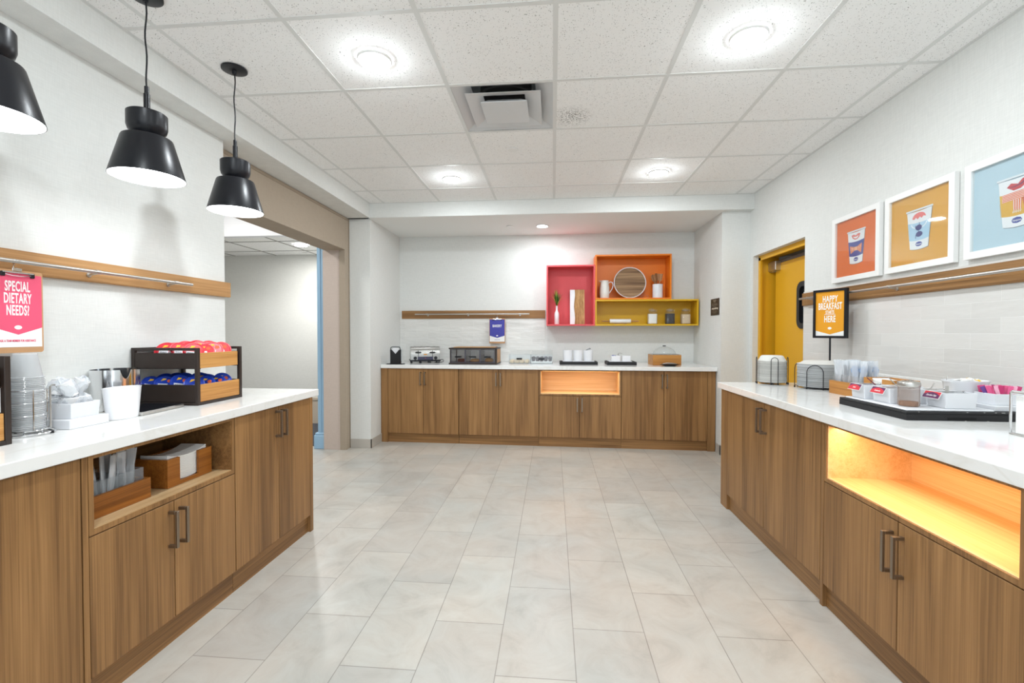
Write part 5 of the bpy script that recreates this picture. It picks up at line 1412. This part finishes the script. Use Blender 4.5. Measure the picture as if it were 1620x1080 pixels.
for k in range(3):
    a = .012 + k * .174; b = a + .172
    g = G(); ring(g, [(a, .018), (b, .018), (b, H_ - .018), (a, H_ - .018)], [(a + .007, .026), (b - .007, .026), (b - .007, H_ - .024), (a + .007, H_ - .024)], -.003, .003)
    dr = g.build('door', mat('door_edge', (70, 68, 78), .3), t, smooth=0)
    g = G(); g.box(a + .007, b - .007, -.001, .001, .026, H_ - .024); g.build('door_pane', M['smoke'], dr, smooth=0)
    g = G(); g.box(a + .048, b - .044, -.010, -.003, .078, .096, .002); g.build('door_pull', M['black'], dr)
    if k < 2:
        g = G(); g.box(b - .0, b + .003, .012, D_ - .02, .017, H_ - .018); g.build('divider', M['smoke'], t, smooth=0)
Tc = Matrix.Translation((-1.205, 5.300, ZT)) @ Matrix.Rotation(-.02, 4, 'Z')
M['bread'] = mat('bread_crust', (206, 158, 96), .7, noise=.25, nscale=40); M['brownie'] = mat('brown_bread', (110, 60, 36), .7, noise=.2, nscale=40)
def food(nm, label, cat, local, g, m):
    tag(g.build(nm, M[m], loc=Tc @ Vector(local)), label, cat)
g = G(); g.box(-.045, .045, -.04, .04, 0, .045, .008); food('brown_loaf', 'dark brown loaf in the left bay of the bakery case', 'bread', (.125, .09, .0165), g, 'brownie')
g = G(); g.lathe([(0, 0), (.055, .002), (.064, .018), (.05, .038), (0, .048)], 24); food('pastry', 'low golden pastry in the middle bay of the bakery case', 'pastry', (.285, .09, .0165), g, 'bread')
g = G(); g.lathe([(0, 0), (.045, .002), (.054, .02), (.045, .046), (.018, .056), (.012, .05), (0, .05)], 24); food('bagel', 'pale golden bagel in the right bay of the bakery case', 'bagel', (.455, .09, .0165), g, 'bread')
# two clear bins
def clear_bin(label, x, y, w, d, h):
    t = thing('clear_bin', label, 'bin', (x, y, ZT)); g = G(); k = .003
    g.box(0, w, 0, k, 0, h * .95); g.box(0, w, d - k, d, 0, h); g.box(0, k, k, d - k, 0, h); g.box(w - k, w, k, d - k, 0, h); g.box(k, w - k, k, d - k, 0, k); g.build('bin', M['acrylic'], t, smooth=0)
    g = G(); g.add([(0, 0, h * .95), (w, 0, h * .95), (w, d, h + .045), (0, d, h + .045), (0, 0, h * .95 + .002), (w, 0, h * .95 + .002), (w, d, h + .047), (0, d, h + .047)], [(0, 1, 2, 3), (4, 5, 6, 7), (0, 1, 5, 4), (1, 2, 6, 5), (2, 3, 7, 6), (3, 0, 4, 7)]); g.build('sloping_lid', M['glass'], t, smooth=0)
    g = G(); g.box(w * .36, w * .62, -.008, -.0005, h * .45, h * .45 + .022, .002); g.build('pull', M['black'], t)
clear_bin('clear acrylic bin of pale bread, beside the bakery case', -.525, 5.46, .258, .22, .105)
clear_bin('clear acrylic bin of dark muffins, left of the black cup tray', -.262, 5.46, .258, .22, .105)
bread0 = None; rr = random.Random(4)
for k in range(8):
    p = (-.50 + .06 * (k % 4) + .01, 5.50 + .09 * (k // 4), ZT + .0045)
    if bread0 is None:
        g = G(); g.box(-.026, .026, -.035, .035, 0, .040, .010); bread0 = tag(g.build('bread_roll', mat('pale_bread', (226, 202, 164), .8, noise=.08, nscale=40), loc=p), 'pale bread roll in the left clear bin', 'bread', 'bread rolls in the left clear bin')
    else: o = bread0.copy(); COL.objects.link(o); o.location = p; o.rotation_euler = (0, 0, rr.uniform(-.1, .1))
g = G(); g.box(-.258, -.008, 5.467, 5.67, ZT + .0035, ZT + .028, .004); tag(g.build('paper_pad', M['paper']), 'white paper pad under the dark muffins', 'paper')
mf = None
for k in range(10):
    p = (-.232 + .050 * (k % 5), 5.50 + .085 * (k // 5), ZT + .0285)
    if mf is None:
        mf = thing('muffin', 'dark chocolate muffin in the right clear bin', 'muffin', p, 0, 'dark muffins in the right clear bin')
        g = G(); g.lathe([(0, 0), (.017, 0), (.022, .030), (0, .030)], 16); g.build('muffin_cup', mat('muffin_case', (66, 46, 40), .8), mf)
        g = G(); crumple(g, (0, 0, .036), .024, 3, 1, 1, .72, .10, 12); g.build('muffin_crown', mat('muffin_top', (58, 40, 40), .7, noise=.3, nscale=80), mf)
    else: dup(mf, p, (0, 0, rr.uniform(0, 6)))
# black tray with three white cups
def slab(name, label, cat, x0, x1, y0, y1, z0, z1, m, c=.002):
    g = G(); g.box(x0, x1, y0, y1, z0, z1, c); return tag(g.build(name, M[m]), label, cat)
slab('black_riser', 'black riser under the three white canisters on the alcove counter', 'tray', .080, .516, 5.335, 5.56, ZT, ZT + .034, 'blackm')
slab('white_plate', 'thin white tray on the black riser under the three canisters', 'tray', .115, .480, 5.35, 5.53, ZT + .0342, ZT + .041, 'plastic')
cn = []
for k, (x, lb) in enumerate(((.175, 'left of the three white canisters on the alcove counter'), (.293, 'middle of the three white canisters on the alcove counter'), (.413, 'right of the three white canisters, with tongs in it'))):
    g = G(); g.lathe([(0, 0), (.050, 0), (.052, .003), (.056, .118), (.057, .122), (.054, .122), (.049, .008), (0, .008)], 40)
    tag(g.build('white_canister', M['ceramic'], loc=(x, 5.43, ZT + .0415)), lb, 'canister', 'white canisters on the black riser')
t = thing('tongs', 'grey tongs lying across the top of the right white canister', 'tongs', (.413, 5.43, ZT + .1640))
g = G(); g.box(-.05, .03, -.010, .010, 0, .003, T=Matrix.Rotation(-.35, 4, 'Y') @ Matrix.Translation((0, 0, .006))); g.box(-.05, .03, -.010, .010, 0, .003, T=Matrix.Rotation(-.55, 4, 'Y') @ Matrix.Translation((0, 0, .012))); g.cyl((.022, -.01, .018), (.022, .012, .018), .006, 10); g.build('blades', mat('tongs_grey', (96, 104, 116), .4), t)
# second riser with white tubs
slab('black_riser', 'black riser under the small white tubs, near the domed wooden box', 'tray', .622, .950, 5.305, 5.60, ZT, ZT + .036, 'blackm')
slab('white_plate', 'thin white tray on the riser under the small white tubs', 'tray', .645, .905, 5.33, 5.56, ZT + .0362, ZT + .042, 'plastic')
def tub(label, x, y, w, h):
    t = thing('square_tub', label, 'tub', (x, y, ZT + .0422)); g = G(); k = .004
    g.box(0, w, 0, k, 0, h); g.box(0, w, w - k, w, 0, h); g.box(0, k, k, w - k, 0, h); g.box(w - k, w, k, w - k, 0, h); g.box(k, w - k, k, w - k, 0, k); o = g.build('tub', M['ceramic'], t, smooth=0)
tub('small white square tub with blue packets on the alcove riser', .672, 5.345, .096, .062)
tub('small white square tub with white portion cups on the alcove riser', .795, 5.345, .092, .062)
rr = random.Random(31)
for grp, x0, m, nm, lb in (('blue portion packets', .672, 'lid_blue', 'portion_packet', 'blue portion packet in the left square tub'), ('white portion cups', .795, 'ceramic', 'portion_cup', 'white portion cup in the right square tub')):
    f = None
    for k in range(6):
        p = (x0 + .022 + .026 * (k % 3), 5.345 + .026 + .034 * (k // 3), ZT + .088 + rr.uniform(0, .012))
        if f is None:
            g = G()
            if m == 'lid_blue': g.box(-.013, .013, -.002, .002, -.03, .012, .001)
            else: g.lathe([(0, -.012), (.010, -.012), (.015, .006), (.017, .008), (0, .009)], 16)
            f = tag(g.build(nm, M[m], loc=p), lb, 'packet' if m == 'lid_blue' else 'portion cup', grp)
        else: o = f.copy(); COL.objects.link(o); o.location = p; o.rotation_euler = (rr.uniform(-.5, .5), rr.uniform(-.5, .5), rr.uniform(-1, 1))
g = G(); g.tube([(.765, 5.47, ZT + .05), (.765, 5.47, ZT + .125), (.785, 5.46, ZT + .132), (.810, 5.45, ZT + .122)], .004, 8); tag(g.build('steel_tongs', M['steel']), 'small steel handle curving between the two square tubs', 'tongs')
# domed wooden box
t = thing('domed_box', 'honey wooden box with a clear acrylic dome lid', 'domed box', (1.1275, 5.300, ZT))
W_, D_, H_ = .312, .27, .118
g = G(); ring(g, [(0, 0), (W_, 0), (W_, H_), (0, H_)], [(.012, .012), (W_ - .012, .012), (W_ - .012, H_ - .004), (.012, H_ - .004)], 0, D_)
g.v = [(x, y, z) for x, y, z in g.v]
g = G(); g.box(0, W_, 0, .012, 0, H_, .001); g.box(0, W_, D_ - .012, D_, 0, H_, .001); g.box(0, .012, .012, D_ - .012, 0, H_); g.box(W_ - .012, W_, .012, D_ - .012, 0, H_); g.box(.012, W_ - .012, .012, D_ - .012, 0, .010)
g.build('wooden_box', M['honey'], t, smooth=0)
g = G(); g.box(-.002, W_ + .002, -.002, D_ + .002, H_ + .0005, H_ + .005, .001)
g.box(.01, W_ - .01, .006, D_ - .006, H_ + .0005, H_ + .005); lid = g.build('lid_plate', M['acrylic'], t, smooth=0)
g = G(); g.lathe([(.13, H_ + .005), (.122, H_ + .03), (.10, H_ + .058), (.06, H_ + .082), (.02, H_ + .092), (0, H_ + .093)], 40, c=(W_ / 2, D_ / 2, 0), cap0=False); g.build('dome', M['acrylic'], lid)
g = G(); g.box(W_ / 2 - .018, W_ / 2 + .018, D_ / 2 - .005, D_ / 2 + .005, H_ + .094, H_ + .104, .002); g.build('dome_handle', M['black'], lid)
# small black dish with tongs
t = thing('small_dish', 'small black dish in front of the domed wooden box', 'dish', (1.290, 5.205, ZT), 0)
g = G(); g.lathe([(0, 0), (.055, 0), (.085, .012), (.110, .016), (.108, .019), (.080, .015), (.05, .004), (0, .004)], 36, sy=.62); g.build('dish', M['black'], t)
t = thing('serving_tongs', 'steel tongs resting in the small black dish', 'tongs', (1.290, 5.205, ZT + .020), 0)
for s in (-1, 1):
    g = G(); g.tube([(-.075, 0, .006), (-.03, s * .010, .012), (.03, s * .016, .008), (.07, s * .012, .004)], [.004, .006, .008, .006], 8); g.build('arm', M['steel'], t)
